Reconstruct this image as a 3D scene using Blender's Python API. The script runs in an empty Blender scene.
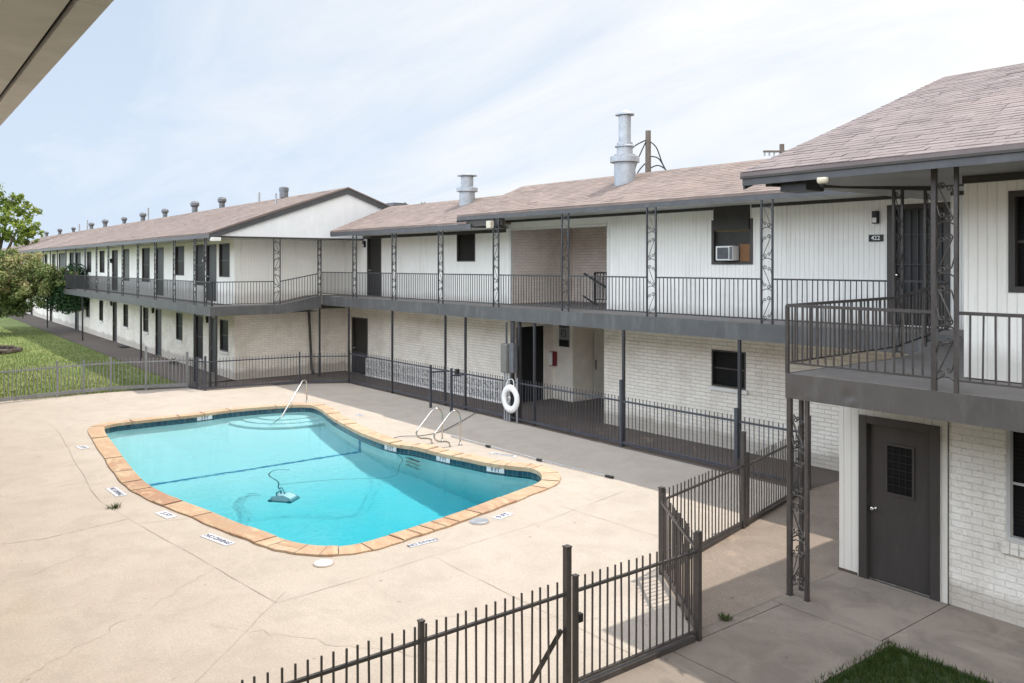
import bpy, math, random
from mathutils import Vector, Matrix
random.seed(7)
R = math.radians
scene = bpy.context.scene
C = scene.collection
CAM = Vector((0.0, 0.0, 4.1))

# ------------------------------------------------------------------ materials
def new_mat(name):
    m = bpy.data.materials.new(name); m.use_nodes = True
    nt = m.node_tree; b = nt.nodes['Principled BSDF']
    return m, nt, b
def N(nt, t, **kw):
    n = nt.nodes.new(t)
    for k, v in kw.items():
        if k.startswith('i_'):
            key = k[2:]
            n.inputs[int(key) if key.isdigit() else key.replace('_', ' ')].default_value = v
        else: setattr(n, k, v)
    return n
def ramp(nt, fac, stops):
    r = nt.nodes.new('ShaderNodeValToRGB'); e = r.color_ramp.elements
    while len(e) < len(stops): e.new(0.5)
    for x, (p, c) in zip(e, stops):
        x.position = p; x.color = (c, c, c, 1) if not isinstance(c, tuple) else (*c, 1)
    nt.links.new(fac, r.inputs[0]); return r.outputs[0]
def mixc(nt, fac, a, b, mode='MIX'):
    m = nt.nodes.new('ShaderNodeMix'); m.data_type = 'RGBA'; m.blend_type = mode
    for s, v in ((0, fac), (6, a), (7, b)):
        if isinstance(v, (int, float)): m.inputs[s].default_value = v
        elif isinstance(v, tuple): m.inputs[s].default_value = (*v, 1)
        else: nt.links.new(v, m.inputs[s])
    return m.outputs[2]
def math_n(nt, op, a, b=0.0, clamp=False):
    n = nt.nodes.new('ShaderNodeMath'); n.operation = op; n.use_clamp = clamp
    for i, v in enumerate((a, b)):
        if isinstance(v, (int, float)): n.inputs[i].default_value = v
        else: nt.links.new(v, n.inputs[i])
    return n.outputs[0]
def objco(nt):
    t = nt.nodes.new('ShaderNodeTexCoord'); return t.outputs['Object']
def geopos(nt):
    return nt.nodes.new('ShaderNodeNewGeometry').outputs['Position']
def noise(nt, vec, scale, detail=4, rough=0.55, dist=0.0):
    n = nt.nodes.new('ShaderNodeTexNoise'); n.inputs['Scale'].default_value = scale
    n.inputs['Detail'].default_value = detail; n.inputs['Roughness'].default_value = rough
    n.inputs['Distortion'].default_value = dist
    if vec is not None: nt.links.new(vec, n.inputs['Vector'])
    return n.outputs['Fac']
def scalev(nt, vec, s):
    m = nt.nodes.new('ShaderNodeMapping'); m.inputs['Scale'].default_value = s
    nt.links.new(vec, m.inputs['Vector']); return m.outputs[0]
def bump(nt, b, h, strength=0.3, dist=0.02):
    n = nt.nodes.new('ShaderNodeBump'); n.inputs['Strength'].default_value = strength; n.inputs['Distance'].default_value = dist
    nt.links.new(h, n.inputs['Height']); nt.links.new(n.outputs[0], b.inputs['Normal'])
def simple(name, col, rough=0.6, metal=0.0, var=0.12, scale=6.0, bmp=0.0, wear=0.0):
    m, nt, b = new_mat(name)
    p = geopos(nt)
    n1 = noise(nt, p, scale, 5); n2 = noise(nt, p, scale * 0.15, 3)
    f = ramp(nt, n1, [(0.3, 1 - var), (0.7, 1 + var * 0.5)])
    f2 = ramp(nt, n2, [(0.3, 1 - var), (0.7, 1.0)])
    c = mixc(nt, 1.0, mixc(nt, 1.0, col, f, 'MULTIPLY'), f2, 'MULTIPLY')
    if wear:
        st = noise(nt, scalev(nt, p, (2.5, 2.5, 0.5)), 1.6, 7, 0.7, 0.4)
        c = mixc(nt, ramp(nt, st, [(0.5, 0), (0.72, wear)]), c, tuple(min(1, x * 1.7 + 0.02) for x in col))
        c = mixc(nt, ramp(nt, noise(nt, p, 11, 6, 0.75), [(0.62, 0), (0.70, wear)]), c, (0.17, 0.10, 0.065))
    nt.links.new(c, b.inputs['Base Color'])
    b.inputs['Roughness'].default_value = rough; b.inputs['Metallic'].default_value = metal
    if bmp: bump(nt, b, n1, bmp, 0.01)
    return m
def concrete(name, col, dark, var=1.0, agg=0.0, stain=(0.55, 0.40, 0.27)):
    m, nt, b = new_mat(name); p = geopos(nt)
    big = noise(nt, p, 0.35, 6, 0.6, 0.4); mid = noise(nt, p, 1.7, 8, 0.65, 0.6); fine = noise(nt, p, 38, 6, 0.7)
    streak = noise(nt, scalev(nt, p, (0.5, 2.4, 1)), 1.3, 8, 0.7, 0.8)
    c = mixc(nt, ramp(nt, big, [(0.32, 0), (0.68, 1)]), dark, col)
    c = mixc(nt, ramp(nt, mid, [(0.36, 0.6 * var), (0.56, 0)]), c, tuple(x * 0.85 for x in dark))
    c = mixc(nt, ramp(nt, streak, [(0.58, 0), (0.76, 0.55 * var)]), c, tuple(min(1, x * 1.17) for x in col))
    c = mixc(nt, ramp(nt, noise(nt, p, 0.8, 7, 0.7, 1.2), [(0.60, 0), (0.78, 0.5 * var)]), c, stain)
    spots = noise(nt, p, 7.0, 2, 0.5)
    c = mixc(nt, ramp(nt, spots, [(0.735, 0), (0.765, 0.6)]), c, tuple(x * 0.35 for x in dark))
    c = mixc(nt, ramp(nt, fine, [(0.3, 0.3 + agg), (0.6, 0)]), c, tuple(x * 0.6 for x in dark))
    if agg:
        v = nt.nodes.new('ShaderNodeTexVoronoi'); v.inputs['Scale'].default_value = 55; nt.links.new(p, v.inputs['Vector'])
        c = mixc(nt, ramp(nt, v.outputs['Color'], [(0.3, agg), (0.8, 0)]), c, tuple(x * 0.55 for x in dark))
    nt.links.new(c, b.inputs['Base Color']); b.inputs['Roughness'].default_value = 0.88
    bump(nt, b, mixc(nt, 0.5, fine, mid), 0.35, 0.012)
    return m
def brick_mat(name, c1, c2, mortar, bw=0.29, bh=0.085, rough_face=0.5):
    m, nt, b = new_mat(name); o = objco(nt)
    s = nt.nodes.new('ShaderNodeSeparateXYZ'); nt.links.new(o, s.inputs[0])
    cmb = nt.nodes.new('ShaderNodeCombineXYZ')
    nt.links.new(math_n(nt, 'ADD', s.outputs[0], s.outputs[1]), cmb.inputs[0]); nt.links.new(s.outputs[2], cmb.inputs[1])
    dn = nt.nodes.new('ShaderNodeTexNoise'); dn.inputs['Scale'].default_value = 9; nt.links.new(o, dn.inputs['Vector'])
    add = nt.nodes.new('ShaderNodeVectorMath'); add.operation = 'MULTIPLY_ADD'
    nt.links.new(dn.outputs['Color'], add.inputs[0]); add.inputs[1].default_value = (0.016, 0.016, 0); nt.links.new(cmb.outputs[0], add.inputs[2])
    br = nt.nodes.new('ShaderNodeTexBrick')
    br.inputs['Scale'].default_value = 1; br.inputs['Brick Width'].default_value = bw; br.inputs['Row Height'].default_value = bh
    br.inputs['Mortar Size'].default_value = 0.0065; br.inputs['Mortar Smooth'].default_value = 0.5; br.inputs['Bias'].default_value = -0.1
    br.inputs['Color1'].default_value = (*c1, 1); br.inputs['Color2'].default_value = (*c2, 1); br.inputs['Mortar'].default_value = (*mortar, 1)
    nt.links.new(add.outputs[0], br.inputs['Vector'])
    n1 = noise(nt, o, 0.9, 6, 0.65, 0.5); n2 = noise(nt, o, 24, 5, 0.7)
    c = mixc(nt, ramp(nt, n1, [(0.45, 0), (0.75, 0.5)]), br.outputs['Color'], (0.44, 0.36, 0.28))
    c = mixc(nt, ramp(nt, n2, [(0.33, 0.4), (0.45, 0)]), c, (0.46, 0.40, 0.34))
    g = math_n(nt, 'ADD', s.outputs[2], math_n(nt, 'MULTIPLY', n1, -0.5))
    c = mixc(nt, ramp(nt, g, [(0.0, 0.6), (0.12, 0.0)]), c, (0.33, 0.28, 0.23))
    nt.links.new(c, b.inputs['Base Color']); b.inputs['Roughness'].default_value = 0.8
    h = math_n(nt, 'ADD', math_n(nt, 'MULTIPLY', br.outputs['Fac'], -1.0), math_n(nt, 'MULTIPLY', n2, rough_face))
    bump(nt, b, h, 0.8, 0.012)
    return m
def siding_mat(name, col, step=0.105):
    m, nt, b = new_mat(name); o = objco(nt)
    s = nt.nodes.new('ShaderNodeSeparateXYZ'); nt.links.new(o, s.inputs[0])
    x = math_n(nt, 'ADD', s.outputs[0], s.outputs[1])
    fr = math_n(nt, 'FRACT', math_n(nt, 'DIVIDE', x, step))
    d = math_n(nt, 'ABSOLUTE', math_n(nt, 'SUBTRACT', fr, 0.5))
    groove = ramp(nt, d, [(0.42, 0), (0.49, 1)])
    n1 = noise(nt, o, 1.2, 6, 0.6, 0.4); n2 = noise(nt, scalev(nt, o, (12, 12, 1.2)), 1.6, 6, 0.7)
    c = mixc(nt, ramp(nt, n1, [(0.4, 0), (0.8, 0.5)]), col, tuple(x * 0.84 for x in col))
    c = mixc(nt, ramp(nt, n2, [(0.55, 0), (0.8, 0.35)]), c, (0.5, 0.46, 0.40))
    drip = noise(nt, scalev(nt, o, (5, 5, 0.35)), 1.0, 5, 0.7, 0.2)
    c = mixc(nt, ramp(nt, drip, [(0.56, 0), (0.74, 0.4)]), c, (0.46, 0.42, 0.36))
    z = math_n(nt, 'SUBTRACT', s.outputs[2], 2.8)
    c = mixc(nt, ramp(nt, math_n(nt, 'ADD', z, math_n(nt, 'MULTIPLY', n1, -0.35)), [(0.0, 0.45), (0.22, 0)]), c, (0.42, 0.38, 0.33))
    c = mixc(nt, math_n(nt, 'MULTIPLY', groove, 0.2), c, (0.34, 0.32, 0.29))
    nt.links.new(c, b.inputs['Base Color']); b.inputs['Roughness'].default_value = 0.65
    bump(nt, b, math_n(nt, 'SUBTRACT', math_n(nt, 'MULTIPLY', n2, 0.25), groove), 0.6, 0.012)
    return m
def shingle_mat(name, c1, c2, dark):
    m, nt, b = new_mat(name); o = objco(nt)
    a = nt.nodes.new('ShaderNodeAttribute'); a.attribute_name = 'tint'
    n1 = noise(nt, o, 0.55, 6, 0.6, 0.6); n2 = noise(nt, o, 70, 3, 0.7); blot = noise(nt, scalev(nt, o, (1.0, 0.45, 1)), 1.3, 6, 0.65, 0.4)
    c = ramp(nt, a.outputs['Fac'], [(0.0, tuple(x * 0.8 for x in c2)), (0.4, c2), (1.0, c1)])
    c = mixc(nt, ramp(nt, n1, [(0.5, 0), (0.8, 0.45)]), c, (0.30, 0.215, 0.165))
    c = mixc(nt, ramp(nt, blot, [(0.45, 0.0), (0.7, 0.4)]), c, tuple(min(1, x * 1.22) for x in c1))
    c = mixc(nt, ramp(nt, n2, [(0.35, 0.45), (0.6, 0)]), c, tuple(x * 0.6 for x in c2))
    nt.links.new(c, b.inputs['Base Color']); b.inputs['Roughness'].default_value = 0.92
    bump(nt, b, n2, 0.3, 0.006)
    return m
def tabs(b, x0, x1, e0, ze, r, zr, ex=0.145, tw=0.30, th=0.009, step=1, sag=0.0):
    """overlapping shingle tabs with butt edges on the slope from (e0, ze) up to (r, zr)"""
    L_ = math.hypot(r - e0, zr - ze); dy, dz = (r - e0) / L_, (zr - ze) / L_; ny, nz = -dz, dy
    n = int(L_ / ex)
    for k in range(n):
        x = x0 + random.uniform(-tw, 0) * 0.9; row = random.gauss(0, 0.03)
        while x < x1:
            w_ = tw * random.uniform(0.8, 1.2) * step; xa, xb = max(x, x0), min(x + w_ - (random.uniform(0.004, 0.012) if random.random() < 0.55 else 0.0), x1)
            x += w_
            if xb - xa < 0.03: continue
            lo_ = k * ex + random.uniform(-0.004, 0.004); hi_ = min((k + 1) * ex + 0.03, L_); t = th * random.uniform(0.6, 1.35)
            if random.random() < 0.012: t *= 1.8
            wv = sag * math.sin((xa + k * 0.2) * 0.7)
            def P(x_, s_, h_): return (x_, e0 + dy * s_ + ny * (h_ + wv), ze + dz * s_ + nz * (h_ + wv))
            tint = min(1, max(0.01, 0.45 + row + random.gauss(0, 0.16)))
            v = [P(xa, lo_, 0.0), P(xb, lo_, 0.0), P(xb, lo_, t), P(xa, lo_, t), P(xb, hi_, 0.002), P(xa, hi_, 0.002)]
            b.add(v, [(0, 1, 2, 3), (3, 2, 4, 5)], tint)
    return b

M = {}
M['deck'] = concrete('deck_concrete', (0.4876, 0.4226, 0.357), (0.4278, 0.3643, 0.3005), 0.9, 0.16, (0.4416, 0.3188, 0.2153))
M['band'] = concrete('pool_band_concrete', (0.5022, 0.4139, 0.3301), (0.4464, 0.3627, 0.2837))
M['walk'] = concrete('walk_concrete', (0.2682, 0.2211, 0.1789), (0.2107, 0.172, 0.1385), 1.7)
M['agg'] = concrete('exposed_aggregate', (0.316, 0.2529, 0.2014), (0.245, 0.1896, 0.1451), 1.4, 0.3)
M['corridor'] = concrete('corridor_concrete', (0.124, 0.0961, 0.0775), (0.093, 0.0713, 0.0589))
M['balcony'] = concrete('balcony_concrete', (0.2362, 0.2115, 0.1924), (0.1796, 0.162, 0.1496))
M['joint'] = simple('joint_filler', (0.10, 0.08, 0.06), 0.95)
M['crackm'] = simple('crack_dirt', (0.40, 0.33, 0.265), 0.95)
M['brick'] = brick_mat('painted_brick', (0.8502, 0.7999, 0.7183), (0.7848, 0.7301, 0.6454), (0.6104, 0.5368, 0.4476))
M['brick2'] = brick_mat('painted_rough_brick', (0.864, 0.8244, 0.7581), (0.8208, 0.7819, 0.7168), (0.7884, 0.7447, 0.6756), 0.24, 0.08, 1.5)
M['rawbrick'] = brick_mat('breezeway_brick', (0.9, 0.8052, 0.732), (0.8198, 0.7174, 0.6442), (0.6442, 0.5563, 0.4978))
M['siding'] = siding_mat('white_siding', (0.8692, 0.8457, 0.7947))
M['siding_near'] = siding_mat('cream_siding', (0.8692, 0.8353, 0.7704), 0.106)
M['white'] = simple('white_paint', (0.74, 0.725, 0.69), 0.55, var=0.08, scale=3)
M['gable'] = simple('gable_white', (0.74, 0.74, 0.74), 0.6, var=0.05, scale=2, wear=0.15)
M['cream'] = simple('cream_plaster', (0.8939, 0.838, 0.7542), 0.75, var=0.10, scale=3)
M['shingle'] = shingle_mat('tan_shingles', (0.275, 0.212, 0.186), (0.205, 0.157, 0.137), (0, 0, 0))
M['shingle2'] = shingle_mat('pink_shingles', (0.268, 0.217, 0.21), (0.198, 0.160, 0.155), (0, 0, 0))
M['fascia'] = simple('grey_fascia', (0.063, 0.063, 0.066), 0.5, var=0.15, scale=3, wear=0.35)
M['fascia_b'] = simple('brown_fascia', (0.0837, 0.0744, 0.0682), 0.45, var=0.15, scale=2, bmp=0.15, wear=0.45)
M['slab_f'] = simple('slab_edge_paint', (0.08525, 0.08525, 0.08525), 0.55, var=0.18, scale=2.5, wear=0.5)
M['soffit'] = simple('soffit_paint', (0.50, 0.49, 0.47), 0.7, var=0.12, scale=2)
M['soffit_n'] = simple('grey_soffit', (0.264, 0.256, 0.248), 0.6, var=0.2, scale=1.5)
M['soffit_c'] = simple('taupe_soffit', (0.80, 0.735, 0.68), 0.7, var=0.12, scale=4)
M['frieze'] = simple('dark_frieze', (0.045, 0.039, 0.033), 0.6)
M['iron'] = simple('grey_ironwork', (0.03613, 0.03613, 0.04038), 0.45, 0.0, var=0.2, scale=12)
M['iron_b'] = simple('bronze_ironwork', (0.06311, 0.05346, 0.049), 0.42, 0.0, var=0.25, scale=14, wear=0.4)
M['iron_n'] = simple('blue_grey_fence_paint', (0.05569, 0.0594, 0.07406), 0.4, 0.0, var=0.2, scale=10, wear=0.35)
M['iron_l'] = simple('silver_grey_fence_paint', (0.23, 0.2357, 0.2472), 0.4, 0.0, var=0.15, scale=8, wear=0.4)
M['door'] = simple('brown_door_paint', (0.04675, 0.04125, 0.0385), 0.42, var=0.08, scale=2, wear=0.25)
M['door_d'] = simple('dark_door_paint', (0.012, 0.0112, 0.0112), 0.5)
M['frame'] = simple('brown_frame_paint', (0.05225, 0.0451, 0.0396), 0.5)
M['black'] = simple('black_paint', (0.012, 0.012, 0.013), 0.5)
M['dark'] = simple('dark_opening', (0.008, 0.008, 0.01), 0.9)
M['steel'] = simple('stainless_steel', (0.62, 0.60, 0.56), 0.22, 1.0, var=0.08)
M['galv'] = simple('galvanised_metal', (0.378, 0.396, 0.423), 0.5, 0.35, var=0.2, scale=5)
M['ventm'] = simple('dark_vent_metal', (0.16, 0.165, 0.18), 0.5, 0.4, var=0.2)
M['plastic'] = simple('white_plastic', (0.80, 0.80, 0.78), 0.4, var=0.05)
M['red'] = simple('red_paint', (0.225, 0.015, 0.025), 0.45)
M['rubber'] = simple('black_rubber', (0.02, 0.02, 0.02), 0.7)
M['hose'] = simple('blue_hose', (0.06, 0.08, 0.10), 0.5)
M['wood'] = simple('weathered_pole_wood', (0.16, 0.13, 0.11), 0.9, var=0.3, scale=8, bmp=0.4)
M['bark'] = simple('bark', (0.09, 0.07, 0.055), 0.95, var=0.35, scale=9, bmp=0.6)
M['ply'] = simple('plywood', (0.252, 0.12, 0.048), 0.7, var=0.2, scale=5)
M['tin'] = simple('blackened_board', (0.04, 0.036, 0.032), 0.6, var=0.3, scale=3)
M['navy'] = simple('navy_lettering', (0.044, 0.055, 0.11), 0.6)
M['tilewhite'] = simple('white_marker_tile', (0.6336, 0.6336, 0.6512), 0.35)
M['dirt'] = simple('bare_dirt', (0.13, 0.095, 0.07), 0.95, var=0.4, scale=3, bmp=0.5)
M['block'] = simple('breeze_block_paint', (0.806, 0.78, 0.754), 0.75, var=0.12, scale=5)
M['blockgap'] = simple('breeze_block_shadow', (0.014, 0.0128, 0.012), 0.95)
M['meterbox'] = simple('olive_grey_paint', (0.16, 0.155, 0.14), 0.5)
M['lens'] = simple('lamp_lens', (0.75, 0.74, 0.70), 0.3)
M['eyellow'] = simple('cream_box', (0.60, 0.54, 0.42), 0.5)
M['robot'] = simple('pale_blue_plastic', (0.252, 0.496, 0.5544), 0.35)
M['robotd'] = simple('teal_plastic', (0.02, 0.16, 0.20), 0.4)

def screen_mat(name, c1, c2):
    m, nt, b = new_mat(name); o = objco(nt)
    s = nt.nodes.new('ShaderNodeSeparateXYZ'); nt.links.new(o, s.inputs[0])
    fr = math_n(nt, 'FRACT', math_n(nt, 'DIVIDE', s.outputs[2], 0.05))
    f = ramp(nt, fr, [(0.3, 0), (0.6, 1)])
    c = mixc(nt, math_n(nt, 'MULTIPLY', f, ramp(nt, noise(nt, o, 1.5, 3), [(0.35, 0.1), (0.7, 1)])), c1, c2)
    nt.links.new(c, b.inputs['Base Color']); b.inputs['Roughness'].default_value = 0.45
    b.inputs['Specular IOR Level'].default_value = 0.12
    return m
M['screen'] = screen_mat('window_screen', (0.014, 0.012, 0.0108), (0.022, 0.0188, 0.016))
M['glassd'] = screen_mat('dark_glazing', (0.006, 0.006, 0.0065), (0.0175, 0.017, 0.017))
M['glassl'] = screen_mat('pale_glazing', (0.108, 0.12, 0.114), (0.192, 0.198, 0.18))

def stone_mat():
    m, nt, b = new_mat('sandstone_coping'); p = geopos(nt)
    a = nt.nodes.new('ShaderNodeAttribute'); a.attribute_name = 'tint'
    base = ramp(nt, a.outputs['Fac'], [(0.0, (0.31, 0.175, 0.11)), (0.25, (0.38, 0.26, 0.165)), (0.5, (0.47, 0.355, 0.24)), (0.7, (0.42, 0.295, 0.185)), (0.86, (0.33, 0.205, 0.135)), (0.92, (0.47, 0.35, 0.23)), (1.0, (0.50, 0.40, 0.29))])
    n1 = noise(nt, p, 3.5, 7, 0.65, 1.0); n2 = noise(nt, p, 30, 5)
    n4 = noise(nt, scalev(nt, p, (1, 2.2, 1)), 1.4, 5, 0.6, 1.6)
    c = mixc(nt, ramp(nt, n1, [(0.35, 0.6), (0.6, 0)]), base, (0.42, 0.21, 0.11))
    c = mixc(nt, ramp(nt, n4, [(0.48, 0), (0.66, 0.75)]), c, (0.55, 0.42, 0.27))
    c = mixc(nt, ramp(nt, n2, [(0.3, 0.35), (0.6, 0)]), c, (0.28, 0.17, 0.1))
    nt.links.new(c, b.inputs['Base Color']); b.inputs['Roughness'].default_value = 0.8
    bump(nt, b, mixc(nt, 0.5, n1, n2), 0.5, 0.015); return m
M['stone'] = stone_mat()
def tile_mat():
    m, nt, b = new_mat('blue_waterline_tile'); p = geopos(nt)
    s = nt.nodes.new('ShaderNodeSeparateXYZ'); nt.links.new(p, s.inputs[0])
    cmb = nt.nodes.new('ShaderNodeCombineXYZ'); nt.links.new(math_n(nt, 'ADD', s.outputs[0], s.outputs[1]), cmb.inputs[0]); nt.links.new(s.outputs[2], cmb.inputs[1])
    br = nt.nodes.new('ShaderNodeTexBrick'); br.offset = 0.0
    br.inputs['Scale'].default_value = 1; br.inputs['Brick Width'].default_value = 0.15; br.inputs['Row Height'].default_value = 0.15
    br.inputs['Mortar Size'].default_value = 0.008
    br.inputs['Color1'].default_value = (0.005, 0.03, 0.06, 1); br.inputs['Color2'].default_value = (0.012, 0.065, 0.10, 1); br.inputs['Mortar'].default_value = (0.08, 0.11, 0.12, 1)
    nt.links.new(cmb.outputs[0], br.inputs['Vector'])
    c = mixc(nt, ramp(nt, noise(nt, p, 4, 4), [(0.55, 0), (0.8, 0.5)]), br.outputs['Color'], (0.25, 0.25, 0.2))
    nt.links.new(c, b.inputs['Base Color']); b.inputs['Roughness'].default_value = 0.25; return m
M['tile'] = tile_mat()
def plaster_mat():
    m, nt, b = new_mat('depth_tinted_plaster'); p = geopos(nt)
    s = nt.nodes.new('ShaderNodeSeparateXYZ'); nt.links.new(p, s.inputs[0])
    n1 = noise(nt, p, 1.2, 5, 0.6, 0.5)
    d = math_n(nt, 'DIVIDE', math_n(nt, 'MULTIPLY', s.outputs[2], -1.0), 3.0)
    c = ramp(nt, d, [(0.10, (0.76, 0.79, 0.78)), (0.36, (0.68, 0.745, 0.745)), (0.49, (0.46, 0.675, 0.695)), (0.70, (0.15, 0.60, 0.65)), (0.92, (0.05, 0.54, 0.61))])  # light absorbed with water depth is painted into the plaster colour
    c = mixc(nt, ramp(nt, n1, [(0.35, 0.12), (0.65, 0)]), c, (0.40, 0.52, 0.50))
    nt.links.new(c, b.inputs['Base Color']); b.inputs['Roughness'].default_value = 0.8; return m
M['plaster'] = plaster_mat()
def water_mat():
    m, nt, b = new_mat('pool_water'); out = nt.nodes['Material Output']; nt.nodes.remove(b)
    g = nt.nodes.new('ShaderNodeBsdfRefraction'); g.inputs['IOR'].default_value = 1.33; g.inputs['Roughness'].default_value = 0.0; g.inputs['Color'].default_value = (0.72, 0.97, 1.0, 1)
    gl = nt.nodes.new('ShaderNodeBsdfGlossy'); gl.inputs['Roughness'].default_value = 0.0
    fr = nt.nodes.new('ShaderNodeFresnel'); fr.inputs['IOR'].default_value = 1.33
    p = geopos(nt)
    # ripples gather around the cleaner, calm elsewhere
    vm = nt.nodes.new('ShaderNodeVectorMath'); vm.operation = 'DISTANCE'; nt.links.new(p, vm.inputs[0]); vm.inputs[1].default_value = (-14.6, 5.7, -0.17)
    d = vm.outputs['Value']
    near = ramp(nt, math_n(nt, 'DIVIDE', d, 5.0), [(0.0, 1.0), (0.35, 0.55), (1.0, 0.14)])
    h = math_n(nt, 'MULTIPLY', noise(nt, p, 5.0, 3, 0.5, 0.8), near)
    h = math_n(nt, 'ADD', h, math_n(nt, 'MULTIPLY', noise(nt, p, 1.1, 2), 0.25))
    bn = nt.nodes.new('ShaderNodeBump'); bn.inputs['Strength'].default_value = 0.28; bn.inputs['Distance'].default_value = 0.05
    nt.links.new(h, bn.inputs['Height'])
    for x in (g, gl, fr): nt.links.new(bn.outputs[0], x.inputs['Normal'])
    mx = nt.nodes.new('ShaderNodeMixShader'); nt.links.new(math_n(nt, 'MULTIPLY', fr.outputs[0], 0.62), mx.inputs[0]); nt.links.new(g.outputs[0], mx.inputs[1]); nt.links.new(gl.outputs[0], mx.inputs[2])
    nt.links.new(mx.outputs[0], out.inputs['Surface'])
    return m
M['water'] = water_mat()
def grass_mat(name, c1, c2, c3, s=1.0):
    m, nt, b = new_mat(name); p = geopos(nt)
    n1 = noise(nt, p, 0.5 * s, 6, 0.65, 0.5); n2 = noise(nt, p, 14 * s, 6, 0.75); n3 = noise(nt, p, 0.9 * s, 5, 0.6, 1.0)
    c = mixc(nt, ramp(nt, n2, [(0.35, 0), (0.65, 1)]), c1, c2)
    c = mixc(nt, ramp(nt, n1, [(0.42, 0), (0.7, 0.8)]), c, c3)
    c = mixc(nt, ramp(nt, n3, [(0.62, 0), (0.75, 0.6)]), c, (0.14, 0.10, 0.06))
    nt.links.new(c, b.inputs['Base Color']); b.inputs['Roughness'].default_value = 0.95
    bump(nt, b, n2, 0.9, 0.05); return m
M['lawn'] = grass_mat('lawn_grass', (0.09387, 0.1458, 0.02924), (0.1785, 0.2268, 0.05848), (0.2535, 0.2592, 0.08776))
M['ground'] = grass_mat('rough_ground', (0.12, 0.12, 0.05), (0.2, 0.18, 0.09), (0.28, 0.23, 0.14), 0.3)
M['turf'] = grass_mat('dark_turf', (0.024, 0.048, 0.012), (0.04, 0.072, 0.016), (0.056, 0.072, 0.024))
def leaf_mat(name, stops, trans=0.35):
    m, nt, b = new_mat(name); out = nt.nodes['Material Output']; nt.nodes.remove(b)
    a = nt.nodes.new('ShaderNodeAttribute'); a.attribute_name = 'tint'
    c = ramp(nt, a.outputs['Fac'], stops)
    d = nt.nodes.new('ShaderNodeBsdfDiffuse'); t = nt.nodes.new('ShaderNodeBsdfTranslucent'); mx = nt.nodes.new('ShaderNodeMixShader')
    nt.links.new(c, d.inputs[0]); nt.links.new(c, t.inputs[0]); mx.inputs[0].default_value = trans
    nt.links.new(d.outputs[0], mx.inputs[1]); nt.links.new(t.outputs[0], mx.inputs[2]); nt.links.new(mx.outputs[0], out.inputs['Surface'])
    return m
M['leaf_crape'] = leaf_mat('crape_leaves', [(0.0, (0.06, 0.095, 0.035)), (0.4, (0.16, 0.21, 0.08)), (0.72, (0.31, 0.33, 0.14)), (0.9, (0.40, 0.33, 0.19)), (1.0, (0.44, 0.27, 0.18))])
M['leaf_shade'] = leaf_mat('shade_painted_leaves', [(0.0, (0.0228, 0.057, 0.0285)), (0.6, (0.057, 0.114, 0.057)), (1.0, (0.114, 0.19, 0.076))], 0.2)  # shaded copy of the crape leaves: shade put into the colour
M['leaf_lime'] = leaf_mat('lime_leaves', [(0.0, (0.09, 0.14, 0.03)), (0.5, (0.25, 0.32, 0.07)), (1.0, (0.44, 0.46, 0.15))], 0.45)
M['leaf_far'] = leaf_mat('far_leaves', [(0.0, (0.05, 0.08, 0.04)), (1.0, (0.12, 0.16, 0.08))])
M['blade'] = leaf_mat('grass_blades', [(0.0, (0.0252, 0.0468, 0.01056)), (0.6, (0.0546, 0.08736, 0.022)), (1.0, (0.1176, 0.1123, 0.044))])

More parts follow.
